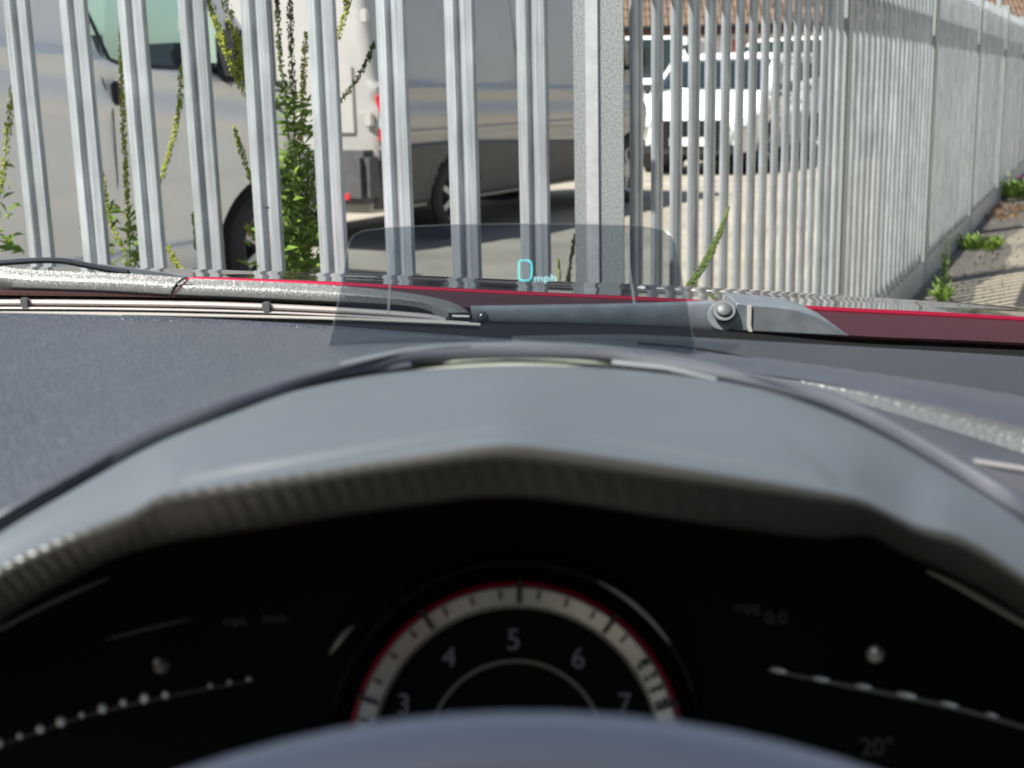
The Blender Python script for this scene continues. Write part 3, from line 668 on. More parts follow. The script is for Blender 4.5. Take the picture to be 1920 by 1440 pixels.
M_arm = mat('sparkling_wiper_paint', (.24, .24, .23), .4, .6, flake=2200)
M_armd = mat('satin_wiper_arm', (.17, .19, .21), .42, .3, var=.15, vscale=60, bump=.00006, bscale=1500)
M_chrome = mat('wiper_chrome', (.62, .56, .53), .38, .7)
M_cav = mat('cluster_black', (.0025, .0027, .0035), .5, spec=.08)
M_silver = mat('dial_silver', (.32, .32, .30), .3, .4)
M_rimred = mat('dial_red', (.30, .0, .02), .4)
M_num = mat('dial_numeral', (.15, .165, .20), .6)
M_dim = mat('dim_print', (.05, .055, .065), .6)
M_wheel = mat('steering_leather', (.34, .37, .44), .3, spec=1.0, bump=.0001, bscale=600)
M_head = mat('headliner', (.14, .14, .14), .9)
M_hud = glass('display_glass', (.68, .71, .73), .0, 1.0)
M_wind = glass('windscreen_glass', (.95, .965, .955), 0, .12)
car = empty('car', (0, 0, 0), 0, 'red car whose dashboard, steering wheel, wipers and bonnet fill the foreground', 'car')

# bonnet
X = [-700, -300, 0, 350, 600, 800, 1000, 1200, 1400, 1600, 1760, 1920, 2150, 2500]
def col_rows(ys, Y): return [P(x, y, Y) for x, y in zip(X, ys)]
r_low = col_rows([545, 545, 548, 553, 560, 572, 582, 594, 610, 629, 636, 643, 656, 690], 1.05)
r_cr = col_rows([508, 513, 517, 524, 533, 543, 553, 562, 573, 583.5, 591, 600, 616, 650], 1.20)
r_cr2 = [p + Vector((0, .006, .0)) for p in r_cr]
r_si = col_rows([498, 501, 504, 508, 515, 521, 529, 536, 546, 559, 569, 580, 602, 645], 1.62)
r_mid = [a.lerp(b, .5) + Vector((0, 0, .0015)) for a, b in zip(r_cr, r_si)]
r_b = [Vector((p.x, 2.0, p.z - .10)) for p in r_si]; r_c = [Vector((p.x, 2.3, p.z - .22)) for p in r_si]
r_d = [Vector((p.x, 2.45, p.z - .40)) for p in r_si]; r_e = [Vector((p.x, 2.48, .25)) for p in r_si]
def dens(r, n=120): return catmull(r, n)
bn = loft('bonnet', [dens(r) for r in (r_cr, r_mid, r_si, r_b, r_c, r_d, r_e)], M_paint, car, sub=8)
r_lm = [a.lerp(b, .5) + Vector((0, .02, .0)) for a, b in zip(r_low, r_cr)]
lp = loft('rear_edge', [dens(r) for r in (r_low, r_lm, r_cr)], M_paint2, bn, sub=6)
MB().tube(dens([p + Vector((0, -.001, 0)) for p in r_cr], 120), .0032, 12).build('crease_glint', M_crease_glint, bn)
# cowl
cw1 = [p + Vector((0, .01, -.004)) for p in r_low]
cw2 = [Vector((p.x, .98, p.z - .035)) for p in r_low]; cw3 = [Vector((p.x * .9, .88, p.z - .055)) for p in r_low]
loft('cowl', [dens(r) for r in (cw1, cw2, cw3)], M_dark, car, thick=.004)
# cowl cover fin at the right
Yc = .955
fin = [(1380, 567), (1412, 571), (1450, 573.5), (1490, 579), (1530, 591), (1562, 608), (1594, 631), (1500, 627), (1420, 623), (1370, 620)]
o = MB().prism([P(a, b_, Yc) for a, b_ in fin], (0, .05, 0)).build('cowl_cover', M_armd, car); 
md = o.modifiers.new('b', 'BEVEL'); md.width = .0012; md.segments = 2
MB().prism([P(a, b_, Yc - .0015) for a, b_ in [(1402, 573), (1409, 573), (1408, 610), (1411, 622), (1404, 622), (1401, 612)]], (0, .002, 0)).build('clip', mat('pale_clip', (.45, .44, .40), .6), o)

# driver's wiper
wp = bpy.data.objects.new('wiper', None)
def band(name, top, bot, Y, bulge, M, parent, ridge=.36, back=.012):
    T = catmull([Vector((a, b_, Y)) for a, b_ in top], 60); B = catmull([Vector((a, b_, Y - .004)) for a, b_ in bot], 60)
    rows = []
    for t, dy in ((0, back), (0, .001), (ridge * .6, -bulge * .35), (ridge, -bulge * .8), (ridge + .12, -bulge), (.85, -bulge * 1.0), (1, -bulge * .6), (1, back)):
        rows.append([P(a.x + (b_.x - a.x) * t, a.y + (b_.y - a.y) * t, a.z + dy) for a, b_ in zip(T, B)])
    o = loft(name, rows, M, parent, smooth_rows=False, sharp=40); return o
arm_top = [(882, 573), (1000, 571.5), (1150, 569), (1280, 565), (1340, 562)]
arm_bot = [(886, 607), (1000, 608.5), (1150, 612), (1280, 616), (1350, 621)]
arm = band('wiper', arm_top, arm_bot, .965, .004, M_armd, car, .12)
end = MB()
cpt = P(1356, 592, .956); Tm = Matrix.Translation(cpt) @ (CAM - cpt).normalized().to_track_quat('Z', 'Y').to_matrix().to_4x4()
end.lathe([(0, 0), (.0105, 0), (.0116, -.0012), (.0118, -.012)], Tm, 40); end.build('pivot_cap', M_armd, arm)
cn = P(1358, 580.5, .952); Tn = Matrix.Translation(cn) @ (CAM - cn + Vector((0, 0, .5))).normalized().to_track_quat('Z', 'Y').to_matrix().to_4x4()
MB().lathe([(0, .0022), (.0036, .0021), (.005, .0014), (.0056, 0), (.0058, -.001), (.0082, -.001), (.0088, -.002), (.0088, -.004)], Tn, 28).build('pivot_nut', mat('nut_grey', (.09, .095, .10), .5, .3), arm)
cn = P(905, 595, .955)
MB().ball(cn, .0046, 3).build('hinge_rivet', mat('dark_rivet', (.07, .07, .08), .22, .6), arm)
c1 = band('blade_cover', [(-160, 470), (-60, 492), (0, 500), (60, 506), (150, 510), (250, 514), (352, 521)], [(-160, 514), (-60, 537), (0, 543), (100, 546.5), (200, 550), (318, 557)], .955, .006, M_arm, arm)
c2 = band('blade_cover', [(357, 522), (500, 528), (640, 536), (740, 546), (810, 557), (850, 568), (878, 584), (889, 600)], [(324, 557), (450, 562), (600, 569), (700, 573), (770, 578), (806, 588), (822, 602), (888, 606)], .955, .006, M_arm, arm)
b = MB().prism([P(a, b_, .9475) for a, b_ in [(840, 587), (884, 587), (886, 600), (842, 599)]], (0, .003, 0)); b.build('tip_slot', M_dark, c2)
MB().tube([P(848, 593, .9465), P(880, 594, .9465)], .0013, 6).build('tip_pin', M_chrome, c2)
MB().tube(catmull([P(a, b_, .949) for a, b_ in [(352, 520), (338, 526), (326, 540), (320, 558)]], 12), .0008, 6).build('cover_joint', M_dark, c1)
def strip(name, pts, r, M, Y, parent, flat=1): return MB().tube(catmull([P(a, b_, Y) for a, b_ in pts], 60), r, 8, flat=flat).build(name, M, parent)
bl_ = strip('blade', [(-160, 569), (0, 567), (250, 569), (440, 573), (640, 582), (800, 594), (835, 601)], .0022, M_chrome, .945, arm)
strip('blade_spine', [(-160, 579), (0, 578), (250, 580), (440, 584), (640, 592), (800, 601), (880, 606)], .0011, M_chrome, .942, bl_)
strip('blade_rubber', [(-160, 574), (0, 573), (250, 575), (440, 579), (640, 587), (800, 598), (880, 603)], .0030, M_dark, .950, bl_)
strip('blade_rubber', [(-160, 584), (0, 583), (250, 586), (440, 590), (640, 598), (800, 605), (880, 607)], .0016, M_dark, .944, bl_)
for cx_, cy_ in ((47, 568), (500, 576)):
    q = P(cx_, cy_, .9425); MB().box(q, (.0065, .004, .0078), bev=.001).build('blade_clip', mat('clip_grey', (.16, .16, .165), .4, .4), bl_)
# rope-like glass seal
seal = MB(); pts = catmull([P(a, b_, .925) for a, b_ in [(-160, 591), (0, 590), (250, 592), (440, 596), (640, 601), (820, 608), (900, 612)]], 60)
seal.tube(pts, .0024, 8); sl_ = seal.build('glass_seal', mat('seal_beige', (.35, .33, .29), .5), car)
dd = catmull([P(a, b_, .9225) for a, b_ in [(230, 593.5), (440, 597.5), (640, 602.5), (820, 609.5), (900, 613.5)]], 170); b = MB()
for i in range(169): b.tube([dd[i] + Vector((-.0006, 0, -.0015)), dd[i] + Vector((.0008, -.0003, .0012))], .0006, 4)
b.build('seal_rib', M_dark, sl_)
# passenger's wiper, its rod and sleeve behind
w2 = MB().tube(catmull([P(a, b_, 1.0) for a, b_ in [(-160, 506), (-60, 497), (0, 493), (70, 488.5), (115, 489), (150, 495), (195, 504), (240, 511)]], 40), .0024, 10).build('wiper', mat('black_wiper_rod', (.03, .035, .042), .3, .2), car)
MB().prism([P(a, b_, 1.0) for a, b_ in [(186, 496), (230, 501), (300, 511), (362, 521), (300, 522), (186, 509)]], (0, .004, 0)).build('sleeve', M_armd, w2)

# windscreen, pillars, roof
def quad(name, a, b_, c, d, M, parent, th=.004):
    return MB().prism([a, b_, c, d], (0, -.0, th)).build(name, M, parent, False)
WB, WT, ZB, ZT = .895, .12, 1.040, 1.43
V = []; nx, ny = 24, 10
for j in range(ny + 1):
    t = j / ny
    for i in range(nx + 1):
        u = -1 + 2 * i / nx; x = -.36 + u * (.98 - .14 * t); V.append((x, WB + (WT - WB) * t - .10 * (u * .9) ** 4, ZB + (ZT - ZB) * t - .02 * u ** 4 + .02 * math.sin(t * math.pi)))
Fc = [(j * (nx + 1) + i, j * (nx + 1) + i + 1, (j + 1) * (nx + 1) + i + 1, (j + 1) * (nx + 1) + i) for j in range(ny) for i in range(nx)]
ws = meshobj('windscreen', V, Fc, M_wind, car)
def dusty(M):
    # fine dust and old wiper smears lying on the glass, seen because the sun lights them
    n = M.node_tree; L = n.links; out = n.nodes['Material Output']; old = out.inputs[0].links[0].from_socket
    tc = n.nodes.new('ShaderNodeTexCoord')
    def nz(sc, st, lo, hi, a):
        mp = n.nodes.new('ShaderNodeMapping'); mp.inputs['Scale'].default_value = st; L.new(tc.outputs['Object'], mp.inputs[0])
        t = n.nodes.new('ShaderNodeTexNoise'); t.inputs['Scale'].default_value = sc; t.inputs['Detail'].default_value = 5; L.new(mp.outputs[0], t.inputs['Vector'])
        q = n.nodes.new('ShaderNodeMapRange'); q.inputs[1].default_value = lo; q.inputs[2].default_value = hi; q.inputs[4].default_value = a; L.new(t.outputs[0], q.inputs[0]); return q.outputs[0]
    a = nz(700, (1, 1, 1), .68, .74, .05); b_ = nz(60, (.06, 1.6, 1.6), .5, .75, .006)
    ad = n.nodes.new('ShaderNodeMath'); ad.operation = 'ADD'; L.new(a, ad.inputs[0]); L.new(b_, ad.inputs[1])
    df = n.nodes.new('ShaderNodeBsdfDiffuse'); df.inputs[0].default_value = (.7, .68, .64, 1)
    mx = n.nodes.new('ShaderNodeMixShader'); L.new(ad.outputs[0], mx.inputs[0]); L.new(old, mx.inputs[1]); L.new(df.outputs[0], mx.inputs[2]); L.new(mx.outputs[0], out.inputs[0])
dusty(M_wind)
V2 = []
for j in range(9):
    y = .125 - j * .25
    for i in range(13):
        u = -1 + i / 6; V2.append((-.36 + u * .84, y, 1.435 + .05 * math.sin(j / 8 * math.pi) - .03 * u ** 4))
rf = meshobj('roof', V2, [(j * 13 + i, j * 13 + i + 1, (j + 1) * 13 + i + 1, (j + 1) * 13 + i) for j in range(8) for i in range(12)], M_paint, car)
md = rf.modifiers.new('s', 'SOLIDIFY'); md.thickness = .03; md.offset = 1
hl = meshobj('headliner', [(x, y, z - .008) for x, y, z in V2], [(j * 13 + i, j * 13 + i + 1, (j + 1) * 13 + i + 1, (j + 1) * 13 + i) for j in range(8) for i in range(12)], M_head, rf)
for sd in (-1, 1):
    MB().tube([(-.36 + sd * .99, .80, 1.02), (-.36 + sd * .92, .5, 1.22), (-.36 + sd * .86, .12, 1.42)], .03, 10).build('windscreen_pillar', M_black, car)
    MB().box((-.36 + sd * .90, -.25, .72), (.06, 1.9, .62), bev=.02).build('door', M_paint, car)

# dashboard: left leather top
def C3(pp, n=90): return curve3(pp, n)
far_l = C3([(-700, 596, .84), (-300, 594, .86), (0, 596, .87), (300, 602, .87), (600, 616, .87), (800, 630, .87), (960, 640, .87)])
mid_l = C3([(-800, 760, .62), (-350, 740, .63), (0, 720, .64), (250, 690, .66), (500, 668, .68), (760, 647, .70), (960, 641, .72)])
dip_l = C3([(-800, 900, .50), (-350, 850, .52), (0, 792, .55), (250, 735, .58), (500, 700, .60), (760, 652, .64), (960, 643, .66)])
dip_l = [p + Vector((0, 0, -.004 * max(0, min(1, (60 - i) / 30)))) for i, p in enumerate(dip_l)]
nr_l = C3([(-900, 1500, .37), (-350, 1190, .39), (0, 970, .42), (150, 885, .44), (300, 806, .47), (430, 758, .49), (560, 714, .52), (780, 657, .56), (960, 645, .58)])
dash = loft('dashboard', [[p + Vector((0, .004, -.05)) for p in far_l], [p + Vector((0, .001, -.003)) for p in far_l], far_l, mid_l, dip_l, nr_l], M_dash, car, sub=6)
# right side: seam, woven strip, roll, glinting step
far_r = C3([(960, 640, .87), (1150, 636, .87), (1300, 640, .87), (1600, 655, .86), (1920, 673, .85), (2600, 720, .82)])
a_r = C3([(960, 641, .80), (1200, 646, .80), (1406, 668, .78), (1600, 694, .76), (1920, 743, .73), (2600, 870, .68)])
b_r = C3([(960, 642, .72), (1200, 660, .71), (1425, 700, .69), (1612, 731, .67), (1920, 803, .64), (2600, 990, .56)])
c_r = C3([(960, 643, .71), (1200, 664, .705), (1440, 712, .687), (1620, 758, .664), (1920, 850, .634), (2600, 1070, .55)])
d_r = C3([(960, 644, .62), (1200, 674, .62), (1450, 722, .60), (1700, 800, .575), (1830, 868, .565), (1920, 888, .56), (2600, 1140, .48)])
e_r = C3([(960, 645, .58), (1180, 657, .56), (1340, 690, .54), (1470, 722, .51), (1600, 766, .485), (1725, 825, .46), (1819, 880, .445), (1920, 945, .43), (2300, 1250, .40), (2600, 1500, .38)])
loft('speaker_strip', [[p + Vector((0, .003, -.04)) for p in far_r], far_r, [(a + b_) / 2 + Vector((0, 0, .002)) for a, b_ in zip(far_r, a_r)], a_r], M_weave, dash, sub=5)
dn = Vector((0, 0, -1))
a2 = [p + Vector((0, -.002, -.0005)) for p in a_r]
loft('trim_roll', [a_r, [(a + b_) / 2 + Vector((0, 0, .003)) for a, b_ in zip(a_r, b_r)], b_r], M_dashs, dash, sub=6)
loft('step', [b_r, [(a + b_) / 2 + Vector((0, .002, .001)) for a, b_ in zip(b_r, c_r)], c_r], mat('glossy_leather', (.10, .105, .11), .3, bump=.0005, bscale=300, bkind='voronoi'), dash, sub=5)
loft('shelf', [c_r, [(a + b_) / 2 + Vector((0, 0, -.002)) for a, b_ in zip(c_r, d_r)], d_r], M_dashs, dash, sub=5)
loft('lower_pad', [d_r, [(a + b_) / 2 + Vector((0, 0, .002)) for a, b_ in zip(d_r, e_r)], e_r], M_dashs, dash, sub=5)
strip('seam', [(1195, 643), (1300, 653), (1406, 671), (1460, 683)], .0006, M_dark, .745, dash)
strip('step_trim', [(1826, 866), (1870, 873), (1920, 881), (2100, 925)], .0016, M_chrome, .552, dash)

# instrument hood
A = C3([(-500, 1340, .39), (-250, 1165, .40), (0, 1003, .42), (160, 905, .44), (300, 828, .47), (470, 760, .50), (560, 731, .52), (700, 702, .55), (960, 684, .565), (1220, 697, .55), (1414, 727, .52), (1537, 764, .50), (1635, 806, .48), (1725, 854, .46), (1819, 911, .44), (1920, 978, .42), (2150, 1150, .40), (2400, 1340, .39)], 160)
Dc = C3([(-500, 1400, .375), (-250, 1235, .375), (0, 1064, .378), (100, 1016, .378), (175, 986, .376), (250, 958, .37), (300, 930, .366), (450, 905, .362), (600, 882, .36), (760, 856, .36), (890, 838, .36), (960, 834, .36), (1050, 844, .36), (1200, 865, .36), (1350, 888, .36), (1500, 913, .362), (1610, 934, .366), (1665, 958, .372), (1720, 985, .376), (1800, 1004, .378), (1920, 1078, .378), (2150, 1240, .375), (2400, 1400, .375)], 160)
Dc0 = [p + Vector((0, .012, .0012)) for p in Dc]
def lerp_rows(a, b_, t, dz=0): return [p.lerp(q, t) + Vector((0, 0, dz)) for p, q in zip(a, b_)]
hood = loft('instrument_hood', [A, lerp_rows(A, Dc0, .33, .003), lerp_rows(A, Dc0, .7, .003), Dc0, Dc], M_hood, car, sub=6)
Ec = C3([(-500, 1490, .385), (-250, 1325, .385), (0, 1150, .388), (100, 1094, .388), (190, 1050, .386), (290, 1018, .382), (370, 1003, .378), (500, 985, .375), (650, 960, .372), (800, 940, .37), (900, 928, .37), (1000, 929, .37), (1120, 945, .37), (1250, 965, .371), (1400, 988, .374), (1540, 1005, .378), (1640, 1003, .382), (1720, 1042, .386), (1820, 1085, .388), (1920, 1142, .388), (2150, 1310, .385), (2400, 1490, .385)], 160)
lipm = [p.lerp(q, .25) + Vector((0, -.003, 0)) for p, q in zip(Dc, Ec)]
loft('lip', [Dc, lipm, Ec, [p + Vector((0, .012, -.004)) for p in Ec]], M_lip, hood, sub=5)
# roll rim round the hood
rim = catmull([Vector(q) for q in [(-400, 1230, .40), (0, 983, .425), (150, 893, .445), (300, 816, .47), (430, 764, .49), (560, 720, .525), (700, 685, .55), (780, 669, .56), (960, 661, .565), (1140, 666, .56), (1250, 683, .55), (1400, 712, .53), (1537, 744, .50), (1635, 786, .48), (1725, 835, .46), (1819, 892, .44), (1920, 958, .425), (2300, 1240, .40)]], 130)
MB().tube([P(q.x, q.y, q.z) for q in rim], [.0028 + .0012 * abs(q.x - 960) / 900 for q in rim], 10, up=Vector((0, 0, 1))).build('edge_roll', M_dashs, hood)
MB().tube([P(q.x, q.y + 25 + 9 * abs(q.x - 960) / 900, q.z - .001) for q in rim], .0006, 6).build('groove', M_dark, hood)
# raised pad with rounded corners
def hood_pt(px, py, lift):
    # nearest hood depth by bilinear guess between A and Dc rows in picture columns
    def yz(row):
        best = None
        for p, q in zip(row, row[1:]):
            a = prj(p); b_ = prj(q)
            if a[0] <= px <= b_[0]: t = (px - a[0]) / (b_[0] - a[0] + 1e-9); return a[1] + (b_[1] - a[1]) * t, p.y + (q.y - p.y) * t
        return prj(row[-1])[1], row[-1].y
    ya, Ya = yz(A); yd, Yd = yz(Dc); t = min(1, max(0, (py - ya) / (yd - ya)))
    # depth interpolates as 1/Y in the picture
    Y = 1 / (1 / Ya + (1 / Yd - 1 / Ya) * t); return P(px, py, Y) + Vector((0, 0, lift))
def prj(q):
    v = q - CAM; d = v.dot(cF); return (960 + FPX * v.dot(cR) / d, 720 - FPX * v.dot(cU) / d)
top_e = [(535, 745), (600, 728), (720, 712), (840, 704), (960, 701), (1080, 705), (1200, 713), (1320, 727), (1395, 742)]
bot_e = [(285, 925), (400, 906), (600, 874), (760, 848), (890, 829), (960, 826), (1050, 835), (1200, 856), (1400, 887), (1560, 916), (1615, 926)]
T = catmull([Vector((a, b_, 0)) for a, b_ in top_e], 60); B = catmull([Vector((a, b_, 0)) for a, b_ in bot_e], 60)
rows = []
for k, t in enumerate([0, .04, .15, .3, .45, .6, .75, .86, .94, .98, 1.0]):
    row = []
    for i, (a, b_) in enumerate(zip(T, B)):
        u = i / 59; tt = t; e = min(u, 1 - u)
        px = a.x + (b_.x - a.x) * t; py = a.y + (b_.y - a.y) * t
        # rounded lower corners
        if t > .8: px += (1 if u < .5 else -1) * 26 * ((t - .8) / .2) ** 2.5 * max(0, 1 - e * 9)
        lift = .0045 * min(1, min(e * 22, t * 14, (1 - t) * 14 + .0))
        row.append(hood_pt(px, py, lift - .0006))
    rows.append(row)
loft('pad', rows, M_hood, hood, sub=3)
for px in ((505, 742), (1425, 727)):
    pass

# head-up display
hud = loft('head_up_display', [[P(a, b_, Y) for a, b_ in pts] for Y, pts in ((.575, [(770, 672), (865, 665), (960, 663), (1060, 665), (1150, 673)]), (.568, [(770, 684), (865, 678), (960, 676), (1060, 678), (1150, 685)]), (.556, [(772, 696), (865, 690), (960, 688), (1060, 690), (1148, 696)]))], mat('display_slot_lens', (.42, .46, .38), .3, coat=.5), car, sub=4, thick=.003)
MB().tube(catmull([P(a, b_, .574) for a, b_ in [(640, 688), (700, 674), (800, 657), (960, 650), (1120, 656), (1240, 674), (1330, 700)]], 50), [.0022] * 50, 8).build('housing', M_hood, hud)
MB().tube(catmull([P(a, b_, .556) for a, b_ in [(768, 698), (865, 693), (960, 691), (1060, 693), (1152, 698)]], 30), .0007, 6).build('slot_edge', M_dark, hud)
for s_, (a, b_) in enumerate([((1150, 680), (1345, 712)), ((768, 684), (560, 728))]):
    MB().tube([P(a[0], a[1], .557), P((a[0] + b_[0]) / 2, (a[1] + b_[1]) / 2 - 6, .545), P(b_[0], b_[1], .53)], [.0018, .0015, .001], 8).build('hinge_cover', M_hood, hud)
gl_o = [(612, 665, .56), (630, 590, .588), (655, 455, .635), (662, 442, .638), (680, 433, .64), (730, 427, .641), (830, 422, .642), (960, 420, .642), (1100, 421, .642), (1200, 424, .641), (1243, 431, .64), (1258, 442, .638), (1266, 458, .634), (1288, 570, .594), (1303, 650, .564), (1301, 662, .561), (1290, 668, .56), (960, 668, .56), (640, 680, .556), (622, 678, .557)]
def hudY(py): return .72 + .08 * (668 - py) / 248
gl = MB().prism([P(a, b_, hudY(b_)) for a, b_, _ in gl_o], (0, .0022, .0)).build('combiner_glass', M_hud, hud, False)
edge = [P(a, b_, hudY(b_) + .001) for a, b_, _ in gl_o[:16]]
MB().tube(edge, .0002, 5).build('glass_edge', mat('glass_edge', (.16, .18, .18), .3, .3), gl)
for pts in ([(738, 440), (732, 520), (728, 592)], [(1173, 440), (1180, 500), (1190, 572)]):
    MB().tube([P(a, b_, hudY(b_) + .006) for a, b_ in pts], .00055, 5).build('reflection_streak', mat('reflection_streak_pale', (.5, .5, .46), .4), gl)  # pale windscreen reflections modelled as thin streaks, no part of the display
M_cyan = mat('cyan_readout', (.02, .3, .3), .5, emis=((.05, .62, .66), .7))
M_cyan2 = mat('pale_cyan_readout', (.1, .2, .2), .5, emis=((.22, .46, .5), .6))
zero = [(976, 488), (990, 488), (996, 492), (997, 505), (996, 521), (991, 526), (977, 526), (973, 521), (973, 505), (973, 492)]
MB().tube([P(a, b_, hudY(b_) - .0012) for a, b_ in zero + zero[:2]], .00032, 6).build('readout_digit', M_cyan, gl, False)
def text(name, s, pos, ex, ey, size, M, parent, align='CENTER', extr=.0001):
    cu = bpy.data.curves.new(name, 'FONT'); cu.body = s; cu.size = size; cu.align_x = align; cu.align_y = 'CENTER'; cu.extrude = extr
    t = bpy.data.objects.new('t', cu); COL.objects.link(t); bpy.context.view_layer.update()
    me = bpy.data.meshes.new_from_object(t.evaluated_get(bpy.context.evaluated_depsgraph_get())); bpy.data.objects.remove(t)
    me.materials.clear(); me.materials.append(M)
    o = bpy.data.objects.new(name, me); COL.objects.link(o); o.parent = parent
    ex = ex.normalized(); ez = ex.cross(ey).normalized(); ey = ez.cross(ex)
    mm = Matrix((ex, ey, ez)).transposed().to_4x4(); mm.translation = pos; o.matrix_local = mm; return o
q1 = P(960, 440, hudY(440)); q2 = P(960, 640, hudY(640)); gy = q1 - q2
text('readout_unit', 'mph', P(1022, 522, hudY(522) - .0012), Vector((1, 0, 0)), gy, .0078, M_cyan2, gl)

# instrument cluster
K0 = P(968, 1408, .46); KN = (CAM - K0).normalized(); KX = cR.copy(); KX = (KX - KN * KX.dot(KN)).normalized(); KY = KN.cross(KX)
def K(px, py, dn=0):
    d = ray(px, py); o_ = K0 + KN * dn; return CAM + d * ((o_ - CAM).dot(KN) / d.dot(KN))
Kf = lambda r: r / FPX * (K0 - CAM).length * 1.0   # picture radius -> metres near the dial
TK = Matrix((KX, KY, KN)).transposed().to_4x4(); TK.translation = K0
MB().prism([K(-500, 960, -.012), K(2400, 960, -.012), K(2400, 1900, -.012), K(-500, 1900, -.012)], -KN * .004).build('instrument_cluster', M_cav, car, False)
clu = bpy.data.objects['instrument_cluster']
loft('hood_underside', [[p + Vector((0, .0118, -.0042)) for p in Ec], [Vector((p.x * 1.12, .53, p.z - .012)) for p in Ec], [Vector((p.x * 1.12, .56, p.z - .08)) for p in Ec]], M_cav, hood, sub=3)
sc_ = (K0 - CAM).length / FPX * math.sqrt(1 + ((1408 - 720) / FPX) ** 2) ** -1
sc_ = (K0 - CAM).dot(cF) / FPX * 1.0
def R_(px): return px * sc_ * 1.02
dial = MB().lathe([(0, 0), (R_(255), 0), (R_(258), .001), (R_(262), .001)], TK @ Matrix.Translation((0, 0, -.006)), 96).build('rev_counter', M_cav, clu)
MB().lathe([(R_(262), -.004), (R_(268), -.0008), (R_(280), .0006), (R_(296), .0024), (R_(300), .002), (R_(300), -.004)], TK, 128).build('ring', M_silver, dial)
MB().lathe([(R_(301), -.003), (R_(303), .0015), (R_(309), .001), (R_(311), -.004)], TK, 128).build('red_ring', M_rimred, dial)
MB().lathe([(R_(160), -.004), (R_(161.5), -.002), (R_(165.5), -.002), (R_(167), -.004)], TK, 96).build('inner_ring', mat('inner_ring_grey', (.20, .20, .185), .4, .3), dial)
def arc(name, rpx, a0, a1, rad, M, parent, z=.006, n=40, ctr=(0, 0)):
    return MB().tube([TK @ Vector((R_(rpx) * math.cos(D2R(a0 + (a1 - a0) * i / n)) + ctr[0], R_(rpx) * math.sin(D2R(a0 + (a1 - a0) * i / n)) + ctr[1], z)) for i in range(n + 1)], rad, 6).build(name, M, parent)
# ticks and redline blocks
b = MB()
for k in range(0, 61):
    a = 198 - k * 3.64
    if a > -30:
        big = k % 10 == 0; mid = k % 5 == 0
        if not (big or k % 10 in (2, 5, 8)): continue
        r0, r1 = (268, 312) if big else (276, 292)
        c, s_ = math.cos(D2R(a)), math.sin(D2R(a)); tn = Vector((-s_, c, 0)) * R_(4.5 if big else 2.6)
        q = [Vector((c * R_(r0), s_ * R_(r0), .0031)) - tn, Vector((c * R_(r1), s_ * R_(r1), .0031)) - tn, Vector((c * R_(r1), s_ * R_(r1), .0031)) + tn, Vector((c * R_(r0), s_ * R_(r0), .0031)) + tn]
        b.prism([TK @ v for v in q], -KN * .0015)
for a in (33, 28, 23, 18):
    for rr in (273, 289):
        c, s_ = math.cos(D2R(a)), math.sin(D2R(a)); q0 = TK @ Vector((c * R_(rr), s_ * R_(rr), .0028)); b.ball(q0, R_(5.5), 1)
b.build('tick_marks', mat('tick_black', (.012, .012, .015), .6), dial, False)
for n_, px, py, sz in (('5', 963, 1201, 56), ('4', 842, 1234, 54), ('6', 1084, 1236, 54), ('3', 757, 1322, 54), ('7', 1171, 1321, 54), ('2', 735, 1420, 54), ('8', 1195, 1420, 54)):
    text('numeral', n_, K(px, py, -.003), KX, KY, R_(sz), M_num, dial)
text('unit_text', 'mph', K(440, 1165, -.009), KX, KY, R_(26), M_dim, clu); text('unit_text', 'km/h', K(515, 1160, -.009), KX, KY, R_(24), M_dim, clu)
text('unit_text', 'mpg', K(1400, 1138, -.009), KX, KY, R_(30), M_dim, clu); text('unit_text', '0.0', K(1455, 1160, -.009), KX, KY, R_(36), M_dim, clu)
text('unit_text', '20°', K(1645, 1402, -.009), KX, KY, R_(46), M_dim, clu)
# outer bezel arc with knurls
bz = MB().lathe([(R_(336), -.008), (R_(340), .0), (R_(345), .001), (R_(352), -.002), (R_(358), -.009)], TK, 96).build('bezel', M_cav, clu)
M_knurl = mat('knurled_chrome', (.6, .62, .6), .3, .7)
b = MB(); b2 = MB()
for k in range(150):
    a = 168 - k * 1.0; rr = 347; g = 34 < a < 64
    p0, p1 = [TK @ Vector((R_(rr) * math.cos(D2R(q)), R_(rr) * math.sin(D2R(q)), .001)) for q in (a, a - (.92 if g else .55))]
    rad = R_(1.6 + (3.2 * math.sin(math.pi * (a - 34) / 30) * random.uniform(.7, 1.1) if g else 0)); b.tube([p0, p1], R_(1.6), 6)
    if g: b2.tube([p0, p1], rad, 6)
b.build('knurl', mat('dim_knurl', (.035, .038, .042), .4, .2), bz); b2.build('glint_edge', mat('bezel_glint', (.34, .39, .37), .35, .4), bz)  # highlight on the chrome bezel painted as paler, thicker segments
MB().tube([K(618, 1226, .002), K(634, 1203, .002), K(648, 1186, .002), K(664, 1172, .002)], [R_(2), R_(7), R_(7), R_(2)], 8).build('glint_edge', mat('bezel_glint_pale', (.16, .16, .15), .3, .5), bz)  # smaller bezel highlight on the left, also put in as a pale piece
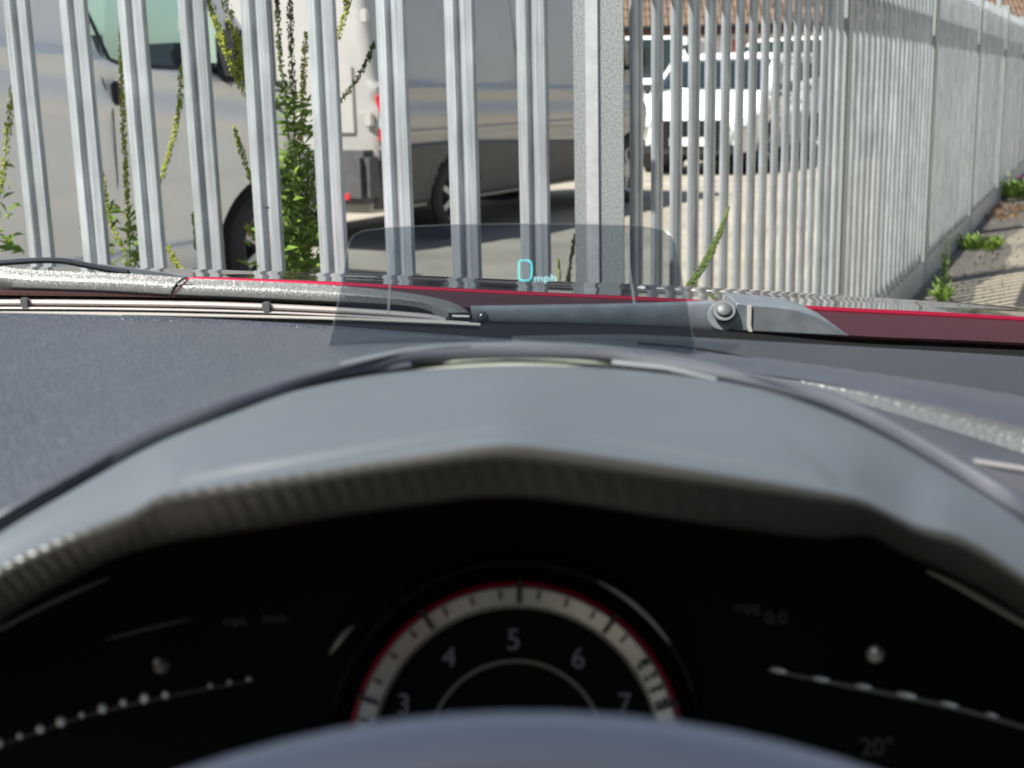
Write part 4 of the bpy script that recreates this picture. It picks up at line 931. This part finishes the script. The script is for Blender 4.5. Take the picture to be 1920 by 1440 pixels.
# left and right side gauges: knurled trim arcs and reset knobs
def side_arc(name, pts, n, r, ln, M):
    c = catmull([K(a, b_, .006) for a, b_ in pts], n * 2); b = MB()
    for i in range(0, n * 2 - 1, 2): q_ = random.uniform(.55, 1.15); b.tube([c[i].lerp(c[i + 1], .5 - ln / 2 * q_), c[i].lerp(c[i + 1], .5), c[i].lerp(c[i + 1], .5 + ln / 2 * q_)], [R_(r) * .55 * q_, R_(r) * q_, R_(r) * .55 * q_], 8)
    return b.build(name, M, clu)
side_arc('gauge_trim', [(-90, 1425), (0, 1393), (80, 1365), (170, 1335), (245, 1314), (320, 1301)], 11, 11, .7, mat('knurl_glint', (.8, .82, .8), .3, .3))  # beads coloured near white to stand for sun reflected in chrome
side_arc('gauge_trim', [(385, 1287), (425, 1280), (475, 1272)], 3, 6, .6, mat('knurl_glint_mid', (.5, .52, .5), .4, .4))  # same painted reflection, less bright
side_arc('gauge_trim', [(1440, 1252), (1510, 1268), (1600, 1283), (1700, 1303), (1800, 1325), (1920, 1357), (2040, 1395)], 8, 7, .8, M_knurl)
strip_ = lambda name, pts, r, M, dn: MB().tube(catmull([K(a, b_, dn) for a, b_ in pts], 30), [R_(r) * (.15 + .85 * math.sin(math.pi * (i + .5) / 30) ** .5) for i in range(30)], 8).build(name, M, clu)
strip_('gauge_trim_base', [(-90, 1429), (0, 1397), (80, 1369), (170, 1339), (320, 1304), (480, 1275)], 4, M_black, .003)
strip_('gauge_trim_base', [(1440, 1256), (1600, 1287), (1800, 1329), (2040, 1399)], 6, mat('trim_base_grey', (.10, .105, .10), .4, .3), .003)
strip_('gauge_line', [(-120, 1240), (0, 1178), (100, 1128), (205, 1082)], 5, mat('gauge_line_dim', (.07, .07, .065), .4), .012)  # thin pale lines laid over the side gauges
strip_('gauge_line', [(1738, 1070), (1800, 1100), (1920, 1168), (2050, 1240)], 8, mat('gauge_line_pale', (.15, .155, .145), .4), .012)
strip_('gauge_line', [(195, 1200), (270, 1180), (360, 1160)], 3, mat('gauge_line_faint', (.045, .045, .045), .4), .0)
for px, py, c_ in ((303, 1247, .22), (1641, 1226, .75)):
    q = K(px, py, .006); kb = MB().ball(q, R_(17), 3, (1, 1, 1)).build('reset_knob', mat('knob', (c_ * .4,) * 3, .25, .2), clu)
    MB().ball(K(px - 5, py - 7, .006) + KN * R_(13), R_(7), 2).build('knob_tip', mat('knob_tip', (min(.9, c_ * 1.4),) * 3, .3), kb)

# steering wheel
Wt = P(950, 1484, .235); tilt = D2R(24); WN = Vector((0, -math.cos(tilt), math.sin(tilt))); WV = Vector((0, math.sin(tilt), math.cos(tilt)))
Wc = Wt - WV * .20; TW = Matrix((Vector((1, 0, 0)), WV, WN)).transposed().to_4x4(); TW.translation = Wc
prof = [(.20 + .0155 * math.cos(2 * math.pi * k / 20), .0165 * math.sin(2 * math.pi * k / 20)) for k in range(21)]
swm = MB().lathe(prof, TW, 120).build('steering_wheel', M_wheel, car, True, None)
b = MB()
b.lathe([(0, .02), (.05, .018), (.075, .008), (.08, -.02), (.05, -.05), (0, -.05)], TW, 48); b.build('airbag_cover', M_black, swm)
for a in (0, 180, 270):
    c, s_ = math.cos(D2R(a)), math.sin(D2R(a)); b = MB().tube([TW @ Vector((c * .07, s_ * .07, -.012)), TW @ Vector((c * .12, s_ * .12, -.008)), TW @ Vector((c * .196, s_ * .196, 0))], [.026, .017, .012], 10, flat=.5)
    b.build('spoke', M_black, swm)
